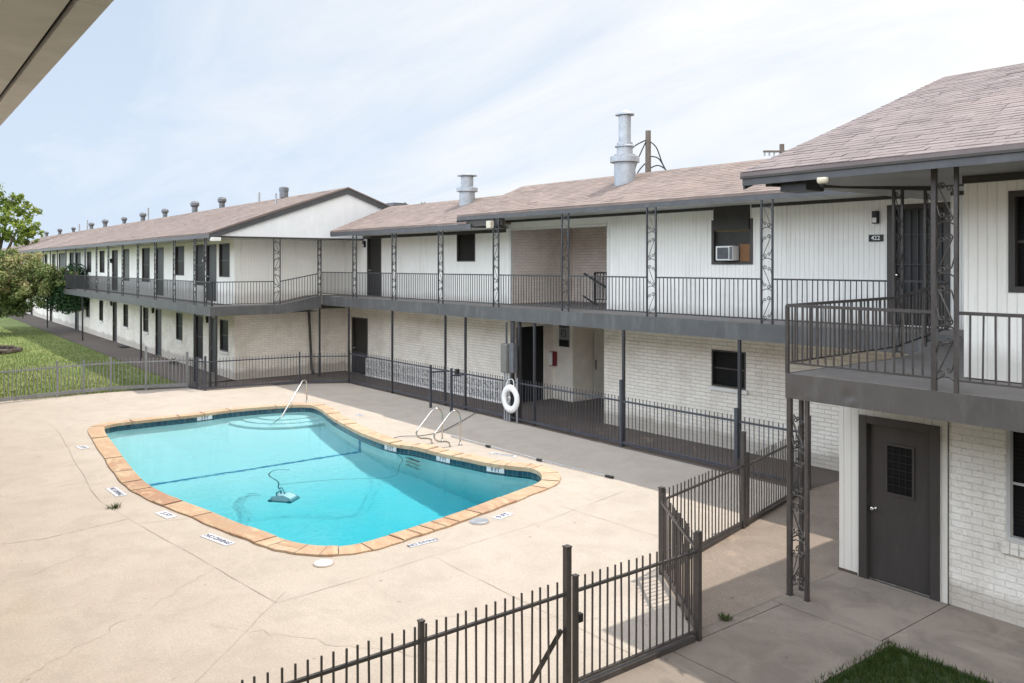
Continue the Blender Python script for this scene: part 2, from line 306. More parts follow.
# ------------------------------------------------------------------ mesh collector
class B:
    def __init__(s): s.v = []; s.f = []; s.t = []
    def add(s, vs, fs, t=None):
        o = len(s.v); s.v += [tuple(p) for p in vs]; s.f += [tuple(i + o for i in f) for f in fs]
        s.t += [t if t is not None else 0.0] * len(fs); return s
    def box(s, x0, x1, y0, y1, z0, z1):
        vs = [(x0, y0, z0), (x1, y0, z0), (x1, y1, z0), (x0, y1, z0), (x0, y0, z1), (x1, y0, z1), (x1, y1, z1), (x0, y1, z1)]
        return s.add(vs, [(0, 3, 2, 1), (4, 5, 6, 7), (0, 1, 5, 4), (1, 2, 6, 5), (2, 3, 7, 6), (3, 0, 4, 7)])
    def bar(s, p, q, w, h=None):
        h = h or w; p = Vector(p); q = Vector(q); d = (q - p).normalized()
        up = Vector((0, 0, 1)) if abs(d.z) < 0.95 else Vector((0, 1, 0))
        a = d.cross(up).normalized(); u = a.cross(d).normalized()
        vs = [e + a * (i * w / 2) + u * (j * h / 2) for e in (p, q) for i, j in ((-1, -1), (1, -1), (1, 1), (-1, 1))]
        return s.add(vs, [(0, 1, 2, 3), (7, 6, 5, 4), (0, 4, 5, 1), (1, 5, 6, 2), (2, 6, 7, 3), (3, 7, 4, 0)])
    def tube(s, pts, r, n=8, caps=True, radii=None):
        pts = [Vector(p) for p in pts]; rings = []; prev = None
        for i, p in enumerate(pts):
            d = (pts[min(i + 1, len(pts) - 1)] - pts[max(i - 1, 0)])
            d = d.normalized() if d.length > 1e-9 else Vector((0, 0, 1))
            if prev is None:
                a = d.cross(Vector((0, 0, 1)) if abs(d.z) < 0.9 else Vector((1, 0, 0))).normalized()
            else:
                a = (prev - d * prev.dot(d)); a = a.normalized() if a.length > 1e-6 else d.orthogonal().normalized()
            prev = a; u = d.cross(a); rr = radii[i] if radii else r
            rings.append([p + a * (rr * math.cos(2 * math.pi * k / n)) + u * (rr * math.sin(2 * math.pi * k / n)) for k in range(n)])
        vs = [x for g in rings for x in g]; fs = []
        for i in range(len(rings) - 1):
            for k in range(n): fs.append((i * n + k, i * n + (k + 1) % n, (i + 1) * n + (k + 1) % n, (i + 1) * n + k))
        if caps: fs += [tuple(reversed(range(n))), tuple((len(rings) - 1) * n + k for k in range(n))]
        return s.add(vs, fs)
    def lathe(s, c, prof, n=20):
        c = Vector(c); vs = []; fs = []
        for r, z in prof:
            for k in range(n): vs.append(c + Vector((r * math.cos(2 * math.pi * k / n), r * math.sin(2 * math.pi * k / n), z)))
        for i in range(len(prof) - 1):
            for k in range(n): fs.append((i * n + k, i * n + (k + 1) % n, (i + 1) * n + (k + 1) % n, (i + 1) * n + k))
        fs += [tuple(reversed(range(n))), tuple((len(prof) - 1) * n + k for k in range(n))]
        return s.add(vs, fs)
    def quad(s, a, b, c, d, t=None): return s.add([a, b, c, d], [(0, 1, 2, 3)], t)
    def tri(s, a, b, c): return s.add([a, b, c], [(0, 1, 2)])
    def prism(s, poly, d):   # poly list of 3d points, extruded by vector d
        n = len(poly); d = Vector(d); vs = [Vector(p) for p in poly] + [Vector(p) + d for p in poly]
        return s.add(vs, [tuple(range(n)), tuple(reversed(range(n, 2 * n)))] + [(i, (i + 1) % n, n + (i + 1) % n, n + i) for i in range(n)])
    def wall(s, x0, x1, z0, z1, y, openings=(), reveal=0.12, sgn=1):
        """wall facing -y (outer face at y) with real openings; reveal goes to +y"""
        xs = sorted({x0, x1, *[max(x0, min(x1, o[i])) for o in openings for i in (0, 1)]})
        zs = sorted({z0, z1, *[max(z0, min(z1, o[i])) for o in openings for i in (2, 3)]})
        for i in range(len(xs) - 1):
            for j in range(len(zs) - 1):
                cx, cz = (xs[i] + xs[i + 1]) / 2, (zs[j] + zs[j + 1]) / 2
                if any(o[0] < cx < o[1] and o[2] < cz < o[3] for o in openings): continue
                s.quad((xs[i], y, zs[j]), (xs[i + 1], y, zs[j]), (xs[i + 1], y, zs[j + 1]), (xs[i], y, zs[j + 1]))
        for a, b, c, d in openings:
            e = y + reveal
            s.quad((a, y, c), (a, e, c), (a, e, d), (a, y, d)); s.quad((b, y, c), (b, y, d), (b, e, d), (b, e, c))
            s.quad((a, y, d), (a, e, d), (b, e, d), (b, y, d)); s.quad((a, y, c), (b, y, c), (b, e, c), (a, e, c))
        return s
    def mesh(s, name, m, shift=(0, 0, 0), smooth=False, bevel=0):
        me = bpy.data.meshes.new(name)
        me.from_pydata([(p[0] - shift[0], p[1] - shift[1], p[2] - shift[2]) for p in s.v], [], s.f)
        if any(s.t):
            at = me.attributes.new('tint', 'FLOAT', 'FACE'); at.data.foreach_set('value', s.t)
        if m: me.materials.append(m)
        if smooth: me.shade_smooth()
        me.update(); return me

OFF = {}
def thing(name, label, cat, loc=(0, 0, 0), rotz=0.0, group=None):
    o = bpy.data.objects.new(name, None); C.objects.link(o); o.location = loc; o.rotation_euler = (0, 0, rotz)
    o['label'] = label; o['category'] = cat; o.empty_display_size = 0.2
    if group: o['group'] = group
    OFF[o.name] = Vector((0, 0, 0)) if rotz else Vector(loc)
    return o
def part(name, b, m, parent, label=None, smooth=False, bevel=0.0, kind=None):
    o = bpy.data.objects.new(name, b if isinstance(b, bpy.types.Mesh) else b.mesh(name, M[m], smooth=smooth)); C.objects.link(o)
    o.parent = parent
    if parent.type == 'EMPTY': o.location = -OFF[parent.name]
    if label: o['label'] = label
    if kind: o['kind'] = kind
    if bevel: bev(o, bevel)
    return o
def bev(o, w):
    md = o.modifiers.new('bevel', 'BEVEL'); md.width = w; md.segments = 2; md.limit_method = 'ANGLE'
def single(name, b, m, base, label, cat, group=None, smooth=False, bevel=0.0, kind=None):
    o = bpy.data.objects.new(name, b.mesh(name, M[m], base, smooth)); C.objects.link(o); o.location = base
    if kind: o['kind'] = kind
    else: o['label'] = label; o['category'] = cat
    if group: o['group'] = group
    if bevel: bev(o, bevel)
    return o
def struct(name, b, m, smooth=False): return single(name, b, m, (0, 0, 0), None, None, kind='structure', smooth=smooth)

def repeats(owner, name, me, mname, places, h=None):
    """places: (parent_part, location, rotz, world_distance). The 100 nearest stay single parts, the rest become one part."""
    places = sorted(places, key=lambda p: p[3])
    for par, loc, rz, d in places[:100]:
        o = bpy.data.objects.new(name, me); C.objects.link(o); o.parent = par; o.rotation_euler = (random.gauss(0, 0.004), random.gauss(0, 0.005), rz + random.gauss(0, 0.05))
        o.location = Vector(loc) - (OFF[par.name] if par.type == 'EMPTY' else Vector((0, 0, 0)))
    rest = places[100:]
    if rest:
        b = B()
        for par, loc, rz, d in rest:
            mt = Matrix.Translation(loc) @ Matrix.Rotation(rz, 4, 'Z')
            b.add([mt @ v.co for v in me.vertices], [tuple(p.vertices) for p in me.polygons])
        part(name, b, mname, owner, kind='stuff')
def picket_mesh(h, w, m):
    return B().box(-w / 2, w / 2, -w / 2, w / 2, 0, h).mesh('picket', M[m])

# ------------------------------------------------------------------ camera, world, sun
cd = bpy.data.cameras.new('camera'); cam = bpy.data.objects.new('camera', cd); C.objects.link(cam)
cd.lens = 825 / 1024 * 36; cd.sensor_width = 36; cd.shift_y = -77.0 / 1024; cd.clip_end = 2000; cd.clip_start = 0.05
cam.location = CAM; cam.rotation_euler = (R(90), 0, math.atan2(0.79152, 0.61115)); scene.camera = cam
scene.view_settings.view_transform = 'Standard'; scene.view_settings.look = 'None'; scene.view_settings.exposure = 0

SUN = Vector((0.05, 0.41, 1.0)).normalized()
sl = bpy.data.lights.new('sun', 'SUN'); sl.energy = 4.3; sl.angle = R(0.53); sl.color = (1.0, 0.945, 0.86)
so = bpy.data.objects.new('sun', sl); C.objects.link(so); so.rotation_euler = (-SUN).to_track_quat('-Z', 'Y').to_euler(); so.location = (0, 20, 40)
sl.cycles.is_caustics_light = True
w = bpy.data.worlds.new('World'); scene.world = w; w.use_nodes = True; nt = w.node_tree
bg = nt.nodes['Background']
sky = nt.nodes.new('ShaderNodeTexSky'); sky.sky_type = 'NISHITA'; sky.sun_disc = False
sky.sun_elevation = math.asin(SUN.z); sky.sun_rotation = math.atan2(SUN.x, SUN.y); sky.air_density = 1.0; sky.dust_density = 2.2; sky.ozone_density = 1.0
tc = nt.nodes.new('ShaderNodeTexCoord'); sep = nt.nodes.new('ShaderNodeSeparateXYZ'); nt.links.new(tc.outputs['Generated'], sep.inputs[0])
zz = math_n(nt, 'ADD', math_n(nt, 'MAXIMUM', sep.outputs[2], 0.0), 0.16)
cv = nt.nodes.new('ShaderNodeCombineXYZ')
nt.links.new(math_n(nt, 'DIVIDE', sep.outputs[0], zz), cv.inputs[0]); nt.links.new(math_n(nt, 'DIVIDE', sep.outputs[1], zz), cv.inputs[1])
mp = nt.nodes.new('ShaderNodeMapping'); mp.inputs['Rotation'].default_value = (0, 0, R(38)); mp.inputs['Scale'].default_value = (0.55, 1.5, 1); nt.links.new(cv.outputs[0], mp.inputs[0])
cn = noise(nt, mp.outputs[0], 1.1, 9, 0.62, 0.7)
cn2 = noise(nt, cv.outputs[0], 0.35, 4, 0.5, 0.3)
# thin cloud gathers toward the sun's side
side = math_n(nt, 'ADD', math_n(nt, 'MULTIPLY', sep.outputs[1], 0.42), math_n(nt, 'MULTIPLY', sep.outputs[0], 0.30))
cl = math_n(nt, 'ADD', math_n(nt, 'ADD', math_n(nt, 'MULTIPLY', cn, 0.75), math_n(nt, 'MULTIPLY', cn2, 0.35)), side)
cf = ramp(nt, cl, [(0.34, 0.0), (0.56, 0.45), (0.80, 1.0)])
hz = ramp(nt, sep.outputs[2], [(0.0, 0.92), (0.25, 0.80), (0.6, 0.62), (1.0, 0.5)])
skyc = mixc(nt, 1.0, sky.outputs[0], (1.0, 0.97, 0.93), 'MULTIPLY')
c1 = mixc(nt, hz, skyc, (7.4, 8.7, 10.5))
c2 = mixc(nt, cf, c1, (10.1, 10.2, 10.3))
boost = math_n(nt, 'ADD', ramp(nt, sep.outputs[2], [(0.34, 0.0), (0.75, 0.04)]), ramp(nt, math_n(nt, 'MULTIPLY', sep.outputs[1], -1.0), [(0.0, 0.0), (0.5, 1.0)]))  # sky brightened behind the view and overhead, added to lift shaded walls
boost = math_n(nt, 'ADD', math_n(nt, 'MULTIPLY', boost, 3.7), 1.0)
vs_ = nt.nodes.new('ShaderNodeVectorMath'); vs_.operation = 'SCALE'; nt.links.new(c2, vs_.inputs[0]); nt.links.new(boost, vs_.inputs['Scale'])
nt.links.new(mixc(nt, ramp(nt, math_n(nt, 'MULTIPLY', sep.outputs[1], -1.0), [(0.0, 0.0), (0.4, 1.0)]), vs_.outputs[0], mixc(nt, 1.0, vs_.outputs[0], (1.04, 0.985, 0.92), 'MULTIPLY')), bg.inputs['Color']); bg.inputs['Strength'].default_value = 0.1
scene.cycles.max_bounces = 10; scene.cycles.transparent_max_bounces = 8; scene.cycles.caustics_refractive = True
scene.cycles.use_denoising = True

# ------------------------------------------------------------------ pool outline
POOL = [(-12.36, 10.29), (-12.8, 10.39), (-13.15, 10.22), (-13.64, 9.99), (-14.29, 9.85), (-14.95, 9.69), (-15.83, 9.57), (-16.58, 9.32), (-17.6, 9.31), (-18.63, 9.4), (-20.17, 9.63), (-21.86, 9.99), (-22.62, 9.88), (-22.99, 8.9), (-23.1, 7.86), (-22.96, 6.92), (-22.98, 5.72), (-22.89, 4.74), (-22.17, 4.43), (-19.72, 4.2), (-17.84, 4.04), (-16.62, 3.97), (-15.81, 4.0), (-14.9, 4.13), (-13.94, 4.33), (-12.98, 4.49), (-12.21, 4.67), (-11.75, 4.76), (-11.39, 4.89), (-11.12, 5.08), (-10.95, 5.29), (-10.87, 5.62), (-10.93, 6.12), (-11.04, 6.71), (-11.18, 7.37), (-11.35, 8.05), (-11.65, 9.06), (-11.89, 9.86)]
def catmull(pts, n=5):
    out = []; L = len(pts)
    for i in range(L):
        p0, p1, p2, p3 = [Vector((*pts[(i + k) % L], 0)) for k in (-1, 0, 1, 2)]
        for j in range(n):
            t = j / n
            out.append(0.5 * ((2 * p1) + (p2 - p0) * t + (2 * p0 - 5 * p1 + 4 * p2 - p3) * t * t + (3 * p1 - p0 - 3 * p2 + p3) * t ** 3))
    return [(p.x, p.y) for p in out]
EDGE = catmull(POOL)
def offset(poly, d):
    L = len(poly); out = []
    area = sum(poly[i][0] * poly[(i + 1) % L][1] - poly[(i + 1) % L][0] * poly[i][1] for i in range(L)); sg = 1 if area > 0 else -1
    for i in range(L):
        a = Vector(poly[i - 2]); b = Vector(poly[(i + 2) % L]); t = (b - a).normalized()
        out.append((poly[i][0] + t.y * d * sg, poly[i][1] - t.x * d * sg))
    return out
OUT = [(x + 0.010 * math.sin(i * 1.7) + 0.008 * math.sin(i * 0.61), y + 0.010 * math.cos(i * 1.3)) for i, (x, y) in enumerate(offset(EDGE, 0.32))]
def sheet_with_hole(name, rect, hole, z, m, poly=None):
    import bmesh
    bm = bmesh.new()
    outer = poly or [(rect[0], rect[2]), (rect[1], rect[2]), (rect[1], rect[3]), (rect[0], rect[3])]
    es = []
    for loop in (outer, hole):
        vs = [bm.verts.new((x, y, z)) for x, y in loop]
        es += [bm.edges.new((vs[i], vs[(i + 1) % len(vs)])) for i in range(len(vs))]
    bmesh.ops.triangle_fill(bm, use_beauty=True, use_dissolve=False, edges=es)
    for f in bm.faces:
        if f.normal.z < 0: f.normal_flip()
    me = bpy.data.meshes.new(name); bm.to_mesh(me); bm.free(); me.materials.append(M[m])
    o = bpy.data.objects.new(name, me); C.objects.link(o); o['kind'] = 'structure'; return o

# ------------------------------------------------------------------ ground sheets
sheet_with_hole('ground', (-700, 500, -500, 700), EDGE, -0.03, 'ground')
sheet_with_hole('pool_deck', None, OUT, 0.0, 'deck', poly=[(-28.9, -8), (-5.9, -8), (-5.9, 7.1), (-7.42, 8.23), (-8.6, 13.3), (-26.0, 12.95), (-26.9, 11.6), (-27.3, 8.5), (-28.25, 8.2), (-28.95, 6.0)])
def strip(pts, wdt, z, jitter=0.0):
    b = B()
    for p, q in zip(pts[:-1], pts[1:]):
        d = (Vector(q) - Vector(p)); n = Vector((-d.y, d.x)).normalized() * wdt / 2
        b.quad((p[0] - n.x, p[1] - n.y, z), (p[0] + n.x, p[1] + n.y, z), (q[0] + n.x, q[1] + n.y, z), (q[0] - n.x, q[1] - n.y, z))
    return b
def wob(p, q, n, a):
    out = []
    for i in range(n + 1):
        t = i / n; out.append((p[0] + (q[0] - p[0]) * t + random.uniform(-a, a), p[1] + (q[1] - p[1]) * t + random.uniform(-a, a)))
    return out
def crack(pts, w0, z):
    b = B(); pr = None
    for i in range(len(pts) - 1):
        p, q = Vector(pts[i]), Vector(pts[i + 1]); d = q - p; n = Vector((-d.y, d.x)).normalized()
        wa = w0 * random.uniform(0.25, 1.2); wb = wa if pr is None else pr
        a0, a1 = p - n * wb / 2, p + n * wb / 2; b0, b1 = q - n * wa / 2, q + n * wa / 2; pr = wa
        b.quad((*a0, z), (*b0, z), (*b1, z), (*a1, z))
    return b
jr = B()
ringl = []
RP = [(-24.04, 3.56), (-22.81, 3.56), (-20.84, 3.43), (-18.89, 3.27), (-17.63, 3.21), (-16.53, 3.1), (-15.5, 3.09), (-14.57, 3.21), (-13.24, 3.37), (-12.06, 3.54), (-10.49, 3.74), (-9.65, 3.85), (-9.75, 5.2), (-10.1, 8.4), (-10.7, 11.4), (-10.9, 13.2)]
for p, q in zip(RP[:-1], RP[1:]): ringl += wob(p, q, max(2, int((Vector(p) - Vector(q)).length / 0.3)), 0.008)[:-1]
for line in ([(-17.02, 0.87), (-17.05, 1.75), (-17.21, 3.15)], [(-18.9, 0.97), (-18.77, 1.92), (-18.8, 3.25)], [(-24.25, 1.24), (-23.5, 2.41), (-22.87, 3.63)]):
    for p, q in zip(line[:-1], line[1:]):
        s = crack(wob(p, q, max(3, int((Vector(p) - Vector(q)).length / 0.25)), 0.008), 0.008, 0.008); jr.add(s.v, s.f)
_s = crack(ringl, 0.0085, 0.008); jr.add(_s.v, _s.f)
for p, q in [((-9.95, 4.1), (-8.1, 2.3)), ((-8.1, 2.3), (-6.0, 0.2)),
             ((-10.9, 4.3), (-10.9, 4.3 - 0.01)), ((-9.9, 6.2), (-6.0, 6.3)), ((-10.6, 9.2), (-7.6, 9.4)), ((-24.9, 5.6), (-28.3, 5.5)), ((-24.6, 9.6), (-27.2, 9.7)),
             ((-13.72, 4.0), (-13.95, 3.32)), ((-19.9, 10.2), (-19.9, 12.6)), ((-15.9, 10.6), (-16.1, 13.1)), ((-12.2, 11.6), (-12.2, 13.2)), ((-23.4, 11.4), (-23.6, 12.9))]:
    s = crack(wob(p, q, max(2, int((Vector(p) - Vector(q)).length / 0.25)), 0.012), 0.008, 0.008); jr.add(s.v, s.f)
struct('deck_joints', jr, 'crackm')
ck = B()
CL = [(-14.5, 0.74), (-14.14, 1.45), (-14.04, 2.0), (-14.17, 2.62), (-14.29, 3.19)]
for p, q in zip(CL[:-1], CL[1:]):
    s = crack(wob(p, q, 14, 0.02), 0.013, 0.007); ck.add(s.v, s.f)
for p, q, a in [((-13.2, 2.6), (-10.6, -1.0), 0.09), ((-9.6, 3.0), (-7.0, 4.8), 0.06), ((-8.2, 5.2), (-6.4, 7.2), 0.06), ((-18.9, 2.9), (-19.6, 0.2), 0.08), ((-11.2, 3.6), (-9.2, 0.9), 0.05)]:
    s = crack(wob(p, q, 26, a), 0.0055, 0.007); ck.add(s.v, s.f)
struct('deck_cracks', ck, 'crackm')

# walkways
b = B().quad((-95, 8.3, 0.0), (-28.95, 8.3, 0.0), (-28.95, 10.12, 0.0), (-95, 10.12, 0.0))
b.add([(-28.95, 6.0, 0), (-28.25, 8.2, 0), (-27.3, 8.5, 0), (-26.9, 11.6, 0), (-26.0, 12.95, 0), (-26.0, 14.6, 0), (-29.3, 14.6, 0), (-29.3, 10.12, 0), (-28.95, 8.3, 0)], [(0, 1, 2, 3, 4, 5, 6, 7, 8)])
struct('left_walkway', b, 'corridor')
b = B().quad((-26.0, 12.95, 0.001), (-8.6, 13.3, 0.001), (-8.6, 15.3, 0.001), (-26.0, 14.65, 0.001)).quad((-19.4, 14.7, 0.0015), (-15.3, 14.85, 0.0015), (-15.3, 21, 0.0015), (-19.4, 21, 0.0015))
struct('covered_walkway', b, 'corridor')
b = B().add([(-7.42, 8.23, -0.003), (-6.05, 7.2, -0.003), (-6.05, 15.3, -0.003), (-8.6, 15.3, -0.003), (-8.6, 13.3, -0.003)], [(0, 1, 2, 3, 4)])
struct('aggregate_path', b, 'agg')
b = B()
for x0, x1, y0, y1 in [(-6.04, -4.66, 8.68, 10.3), (-4.645, -2.9, 8.68, 10.3), (-2.885, 0.5, 8.68, 10.3), (0.515, 8, 8.68, 10.3), (-5.885, -4.55, 6.7, 8.665), (-5.885, -4.55, 4.6, 6.685), (-5.885, -4.55, 1.0, 4.585), (-6.04, -5.9, 7.15, 8.665)]:
    b.box(x0, x1, y0, y1, -0.12, 0.0)
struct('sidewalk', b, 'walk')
struct('sidewalk_joint_bed', B().quad((-6.06, 1, -0.02), (8, 1, -0.02), (8, 10.3, -0.02), (-6.06, 10.3, -0.02)), 'joint')
struct('turf_bed', B().quad((-4.54, 0.5, -0.006), (8, 0.5, -0.006), (8, 8.66, -0.006), (-4.54, 8.66, -0.006)), 'turf')
b = B()
for i in range(26000):
    x = -4.60 + random.random() ** 1.6 * 4.4; y = 8.71 - random.random() ** 1.5 * 3.2
    if math.sin(x * 9.1) * math.sin(y * 7.3) + 0.6 * math.sin(x * 23 + y * 17) > 1.05 and random.random() < 0.8: continue
    if x < -4.5 or y > 8.61:
        if random.random() < 0.55 + 3.5 * max(0, max(-4.5 - x, y - 8.61)): continue
    a = random.uniform(0, 6.283); h = random.uniform(0.03, 0.075); wd = random.uniform(0.003, 0.006); l = random.uniform(0.0, 0.05); a2 = random.uniform(0, 6.283)
    z = -0.006
    b.add([(x - wd * math.cos(a), y - wd * math.sin(a), z), (x + wd * math.cos(a), y + wd * math.sin(a), z), (x + l * math.cos(a2), y + l * math.sin(a2), z + h)], [(0, 1, 2)], min(1, max(0.001, random.gauss(0.45, 0.22))))
o = single('grass', b, 'blade', (-4, 8, 0), 'patch of dark green grass beside the sidewalk', 'grass', kind='stuff')
# lawn
b = B().add([(-120, -40, -0.012), (-28.75, -40, -0.012), (-28.6, 3.0, -0.012), (-28.9, 5.9, -0.012), (-29.0, 8.29, -0.012), (-120, 8.29, -0.012)], [(0, 1, 2, 3, 4, 5)])
struct('lawn', b, 'lawn')
b = B()
for i in range(42000):
    x = -28.8 - random.random() ** 1.5 * 34; y = 8.28 - random.random() * 9
    a = random.uniform(0, 6.283); h = random.uniform(0.03, 0.09); wd = random.uniform(0.006, 0.014); l = random.uniform(0.0, 0.06); a2 = random.uniform(0, 6.283)
    b.add([(x - wd * math.cos(a), y - wd * math.sin(a), -0.012), (x + wd * math.cos(a), y + wd * math.sin(a), -0.012), (x + l * math.cos(a2), y + l * math.sin(a2), h)], [(0, 1, 2)], min(1, max(0.001, random.gauss(0.55, 0.14))))
M['blade2'] = leaf_mat('lawn_blades', [(0.0, (0.075, 0.115, 0.03)), (0.6, (0.18, 0.21, 0.07)), (1.0, (0.35, 0.32, 0.16))])
single('lawn_grass', b, 'blade2', (-40, 4, 0), None, None, kind='stuff')
# weeds in the cracks
def weed(x, y, s, n, label):
    b = B()
    for i in range(n):
        a = random.uniform(0, 6.283); r = random.random() * s; t = random.uniform(-0.6, 0.6); h = random.uniform(0.3, 0.9) * s
        px_, py_ = x + r * math.cos(a), y + r * math.sin(a); wd = s * 0.09
        b.add([(px_ - wd * math.cos(a + 1.57), py_ - wd * math.sin(a + 1.57), 0.0), (px_ + wd * math.cos(a + 1.57), py_ + wd * math.sin(a + 1.57), 0.0), (px_ + math.cos(a) * s * 0.6, py_ + math.sin(a) * s * 0.6, h)], [(0, 1, 2)], random.uniform(0.2, 1))
    single('weed', b, 'blade', (x, y, 0), label, 'weed')
weed(-15.09, 3.19, 0.10, 60, 'small dry weed growing in the pool deck joint by the depth markers')
weed(-6.05, 7.78, 0.075, 80, 'green weed tuft at the foot of the open gate')

# ------------------------------------------------------------------ swimming pool
pool = thing('swimming_pool', 'long curved swimming pool edged with orange sandstone in the concrete deck', 'swimming pool', (-17, 7.2, 0))
def floor_z(x):
    for (x0, z0), (x1, z1) in zip([(-24.5, -1.0), (-17.6, -1.45), (-13.6, -2.7)], [(-17.6, -1.45), (-13.6, -2.7), (-10, -2.75)]):
        if x0 <= x <= x1: return z0 + (z1 - z0) * (x - x0) / (x1 - x0)
    return -1.0
bas = B(); L = len(EDGE)
for i in range(L):
    j = (i + 1) % L; (x0, y0), (x1, y1) = EDGE[i], EDGE[j]
    bas.quad((x0, y0, -0.30), (x1, y1, -0.30), (x1, y1, floor_z(x1)), (x0, y0, floor_z(x0)))
def yspan(x):
    ys = []
    for i in range(L):
        (x0, y0), (x1, y1) = EDGE[i], EDGE[(i + 1) % L]
        if (x0 - x) * (x1 - x) < 0: ys.append(y0 + (y1 - y0) * (x - x0) / (x1 - x0))
    return (min(ys), max(ys)) if len(ys) >= 2 else None
xs = [-23.58 + 12.34 * i / 90 for i in range(91)]; pv = None
for x in xs:
    s = yspan(x)
    if s:
        if pv: bas.quad((pv[0], pv[1], floor_z(pv[0])), (x, s[0] - 0.02, floor_z(x)), (x, s[1] + 0.02, floor_z(x)), (pv[0], pv[2], floor_z(pv[0])))
        pv = (x, s[0] - 0.02, s[1] + 0.02)
part('basin', bas, 'plaster', pool)
tb = B(); inn = offset(EDGE, -0.012)
for i in range(L):
    j = (i + 1) % L
    tb.quad((*inn[i], -0.035), (*inn[j], -0.035), (*inn[j], -0.31), (*inn[i], -0.31))
part('waterline_tile', tb, 'tile', pool)
# flagstone coping: one ring of irregular stones
cb = B(); i = 0; nose = offset(EDGE, -0.035)
while i < L:
    k = min(random.choice([2, 3, 4, 5, 6]), L - i)
    t = random.random() * 0.86 + 0.01
    if EDGE[i][1] > 8.9: t = random.uniform(0.93, 1.0)
    t_ = t; zt = 0.034 + random.uniform(-0.006, 0.008)
    idx = [(i + q) % L for q in range(k + 1)]
    sk = random.uniform(-0.12, 0.12)
    split = random.random() < 0.1
    def ring(fr, z, shr):
        out = []
        for qn, ii in enumerate(idx):
            p = Vector(nose[ii]).lerp(Vector(OUT[ii]), fr)
            if qn == 0: p = p.lerp(Vector(nose[idx[1]]).lerp(Vector(OUT[idx[1]]), fr), shr)
            if qn == k: p = p.lerp(Vector(nose[idx[k - 1]]).lerp(Vector(OUT[idx[k - 1]]), fr), shr)
            out.append((p.x, p.y, z))
        return out
    bands = [(0.0, 0.5 + sk), (0.52 + sk, 1.0)] if split else [(0.0, 1.0)]
    for f0, f1 in bands:
        t2 = min(1, max(0.01, t + (random.uniform(-0.3, 0.3) if f0 and t < 0.9 else 0)))
        a0 = ring(f0, zt - 0.004, 0.06); a1 = ring(f0 + 0.04 * (f1 - f0), zt, 0.09); a2 = ring(f1 - 0.04 * (f1 - f0), zt, 0.09); a3 = ring(f1, zt - 0.006, 0.06)
        lo0 = [(x, y, -0.045) for x, y, z in a0]; lo3 = [(x, y, -0.03) for x, y, z in a3]
        for A_, B_ in ((lo0, a0), (a0, a1), (a1, a2), (a2, a3), (a3, lo3)):
            for q in range(k): cb.quad(A_[q], A_[q + 1], B_[q + 1], B_[q], t2)
        for q in (0, k):
            cb.quad(a0[q], a3[q], lo3[q], lo0[q], t2)
    i += k
part('coping', cb, 'stone', pool)
gb = B()
for i in range(L):
    j = (i + 1) % L
    gb.quad((*EDGE[i], 0.008), (*OUT[i], 0.008), (*OUT[j], 0.008), (*EDGE[j], 0.008))
    gb.quad((*EDGE[i], 0.008), (*EDGE[j], 0.008), (*EDGE[j], -0.036), (*EDGE[i], -0.036))
part('coping_mortar', gb, 'crackm', pool)
lb = B(); s = yspan(-18.15); z = floor_z(-18.15) + 0.006
lb.quad((-18.21, s[0], z), (-18.09, s[0], z), (-18.09, s[1], z), (-18.21, s[1], z))
lb.quad((-18.21, s[1] - 0.012, z), (-18.09, s[1] - 0.012, z), (-18.09, s[1] - 0.016, -0.3), (-18.21, s[1] - 0.016, -0.3))
M['line'] = simple('blue_line_tile', (0.03, 0.22, 0.40), 0.4)
part('floor_line', lb, 'line', pool)
for rr, zz_ in ((0.9, -0.62), (1.3, -0.76), (1.7, -0.89)):
    part('step', B().lathe((-23.0, 9.5, -1.3), [(rr, 0), (rr, 1.3 + zz_ - 0.02), (rr - 0.02, 1.3 + zz_)], 48), 'plaster', pool)
def text_obj(s, size, m, loc, rot, parent=None, name='lettering'):
    cu = bpy.data.curves.new('lettering', 'FONT'); cu.body = s; cu.size = size; cu.align_x = 'CENTER'; cu.align_y = 'CENTER'; cu.extrude = 0.0015; cu.offset = size * 0.014
    tmp = bpy.data.objects.new('t', cu); C.objects.link(tmp); bpy.context.view_layer.update()
    me = bpy.data.meshes.new_from_object(tmp.evaluated_get(bpy.context.evaluated_depsgraph_get())); bpy.data.objects.remove(tmp)
    me.materials.clear(); me.materials.append(M[m])
    mt = Matrix.Translation(loc) @ rot.to_4x4(); me.transform(mt)
    o = bpy.data.objects.new(name, me); C.objects.link(o)
    if parent:
        o.parent = parent
        if parent.type == 'EMPTY': o.location = -OFF[parent.name]
    return o
# depth tiles set in the waterline (face the pool)
def basis(xd, yd):
    xd = Vector(xd).normalized(); yd = Vector(yd).normalized(); zd = xd.cross(yd); return Matrix((xd, yd, zd)).transposed()
for txt, x, y in [('3 FT', -23.4, 7.1), ('5 FT', -16.6, 9.4), ('7 FT', -14.9, 9.75), ('9 FT', -13.55, 10.05)]:
    k = min(range(L), key=lambda i: (EDGE[i][0] - x) ** 2 + (EDGE[i][1] - y) ** 2)
    t = (Vector(EDGE[(k + 2) % L]) - Vector(EDGE[k - 2])).normalized(); n = Vector((t.y, -t.x))
    c_ = Vector((-17.3, 7.2)); e = Vector(EDGE[k]); n = n if n.dot(c_ - e) > 0 else -n
    xd = Vector((-n.y, n.x, 0)); p = e + n * 0.022
    tl = B().bar((p.x - xd.x * 0.21, p.y - xd.y * 0.21, -0.09), (p.x + xd.x * 0.21, p.y + xd.y * 0.21, -0.09), 0.008, 0.10)
    tp = part('depth_tile', tl, 'tilewhite', pool)
    q = p + n * 0.006
    text_obj(txt, 0.12, 'navy', (q.x, q.y, -0.09), basis(xd, (0, 0, 1)), tp)
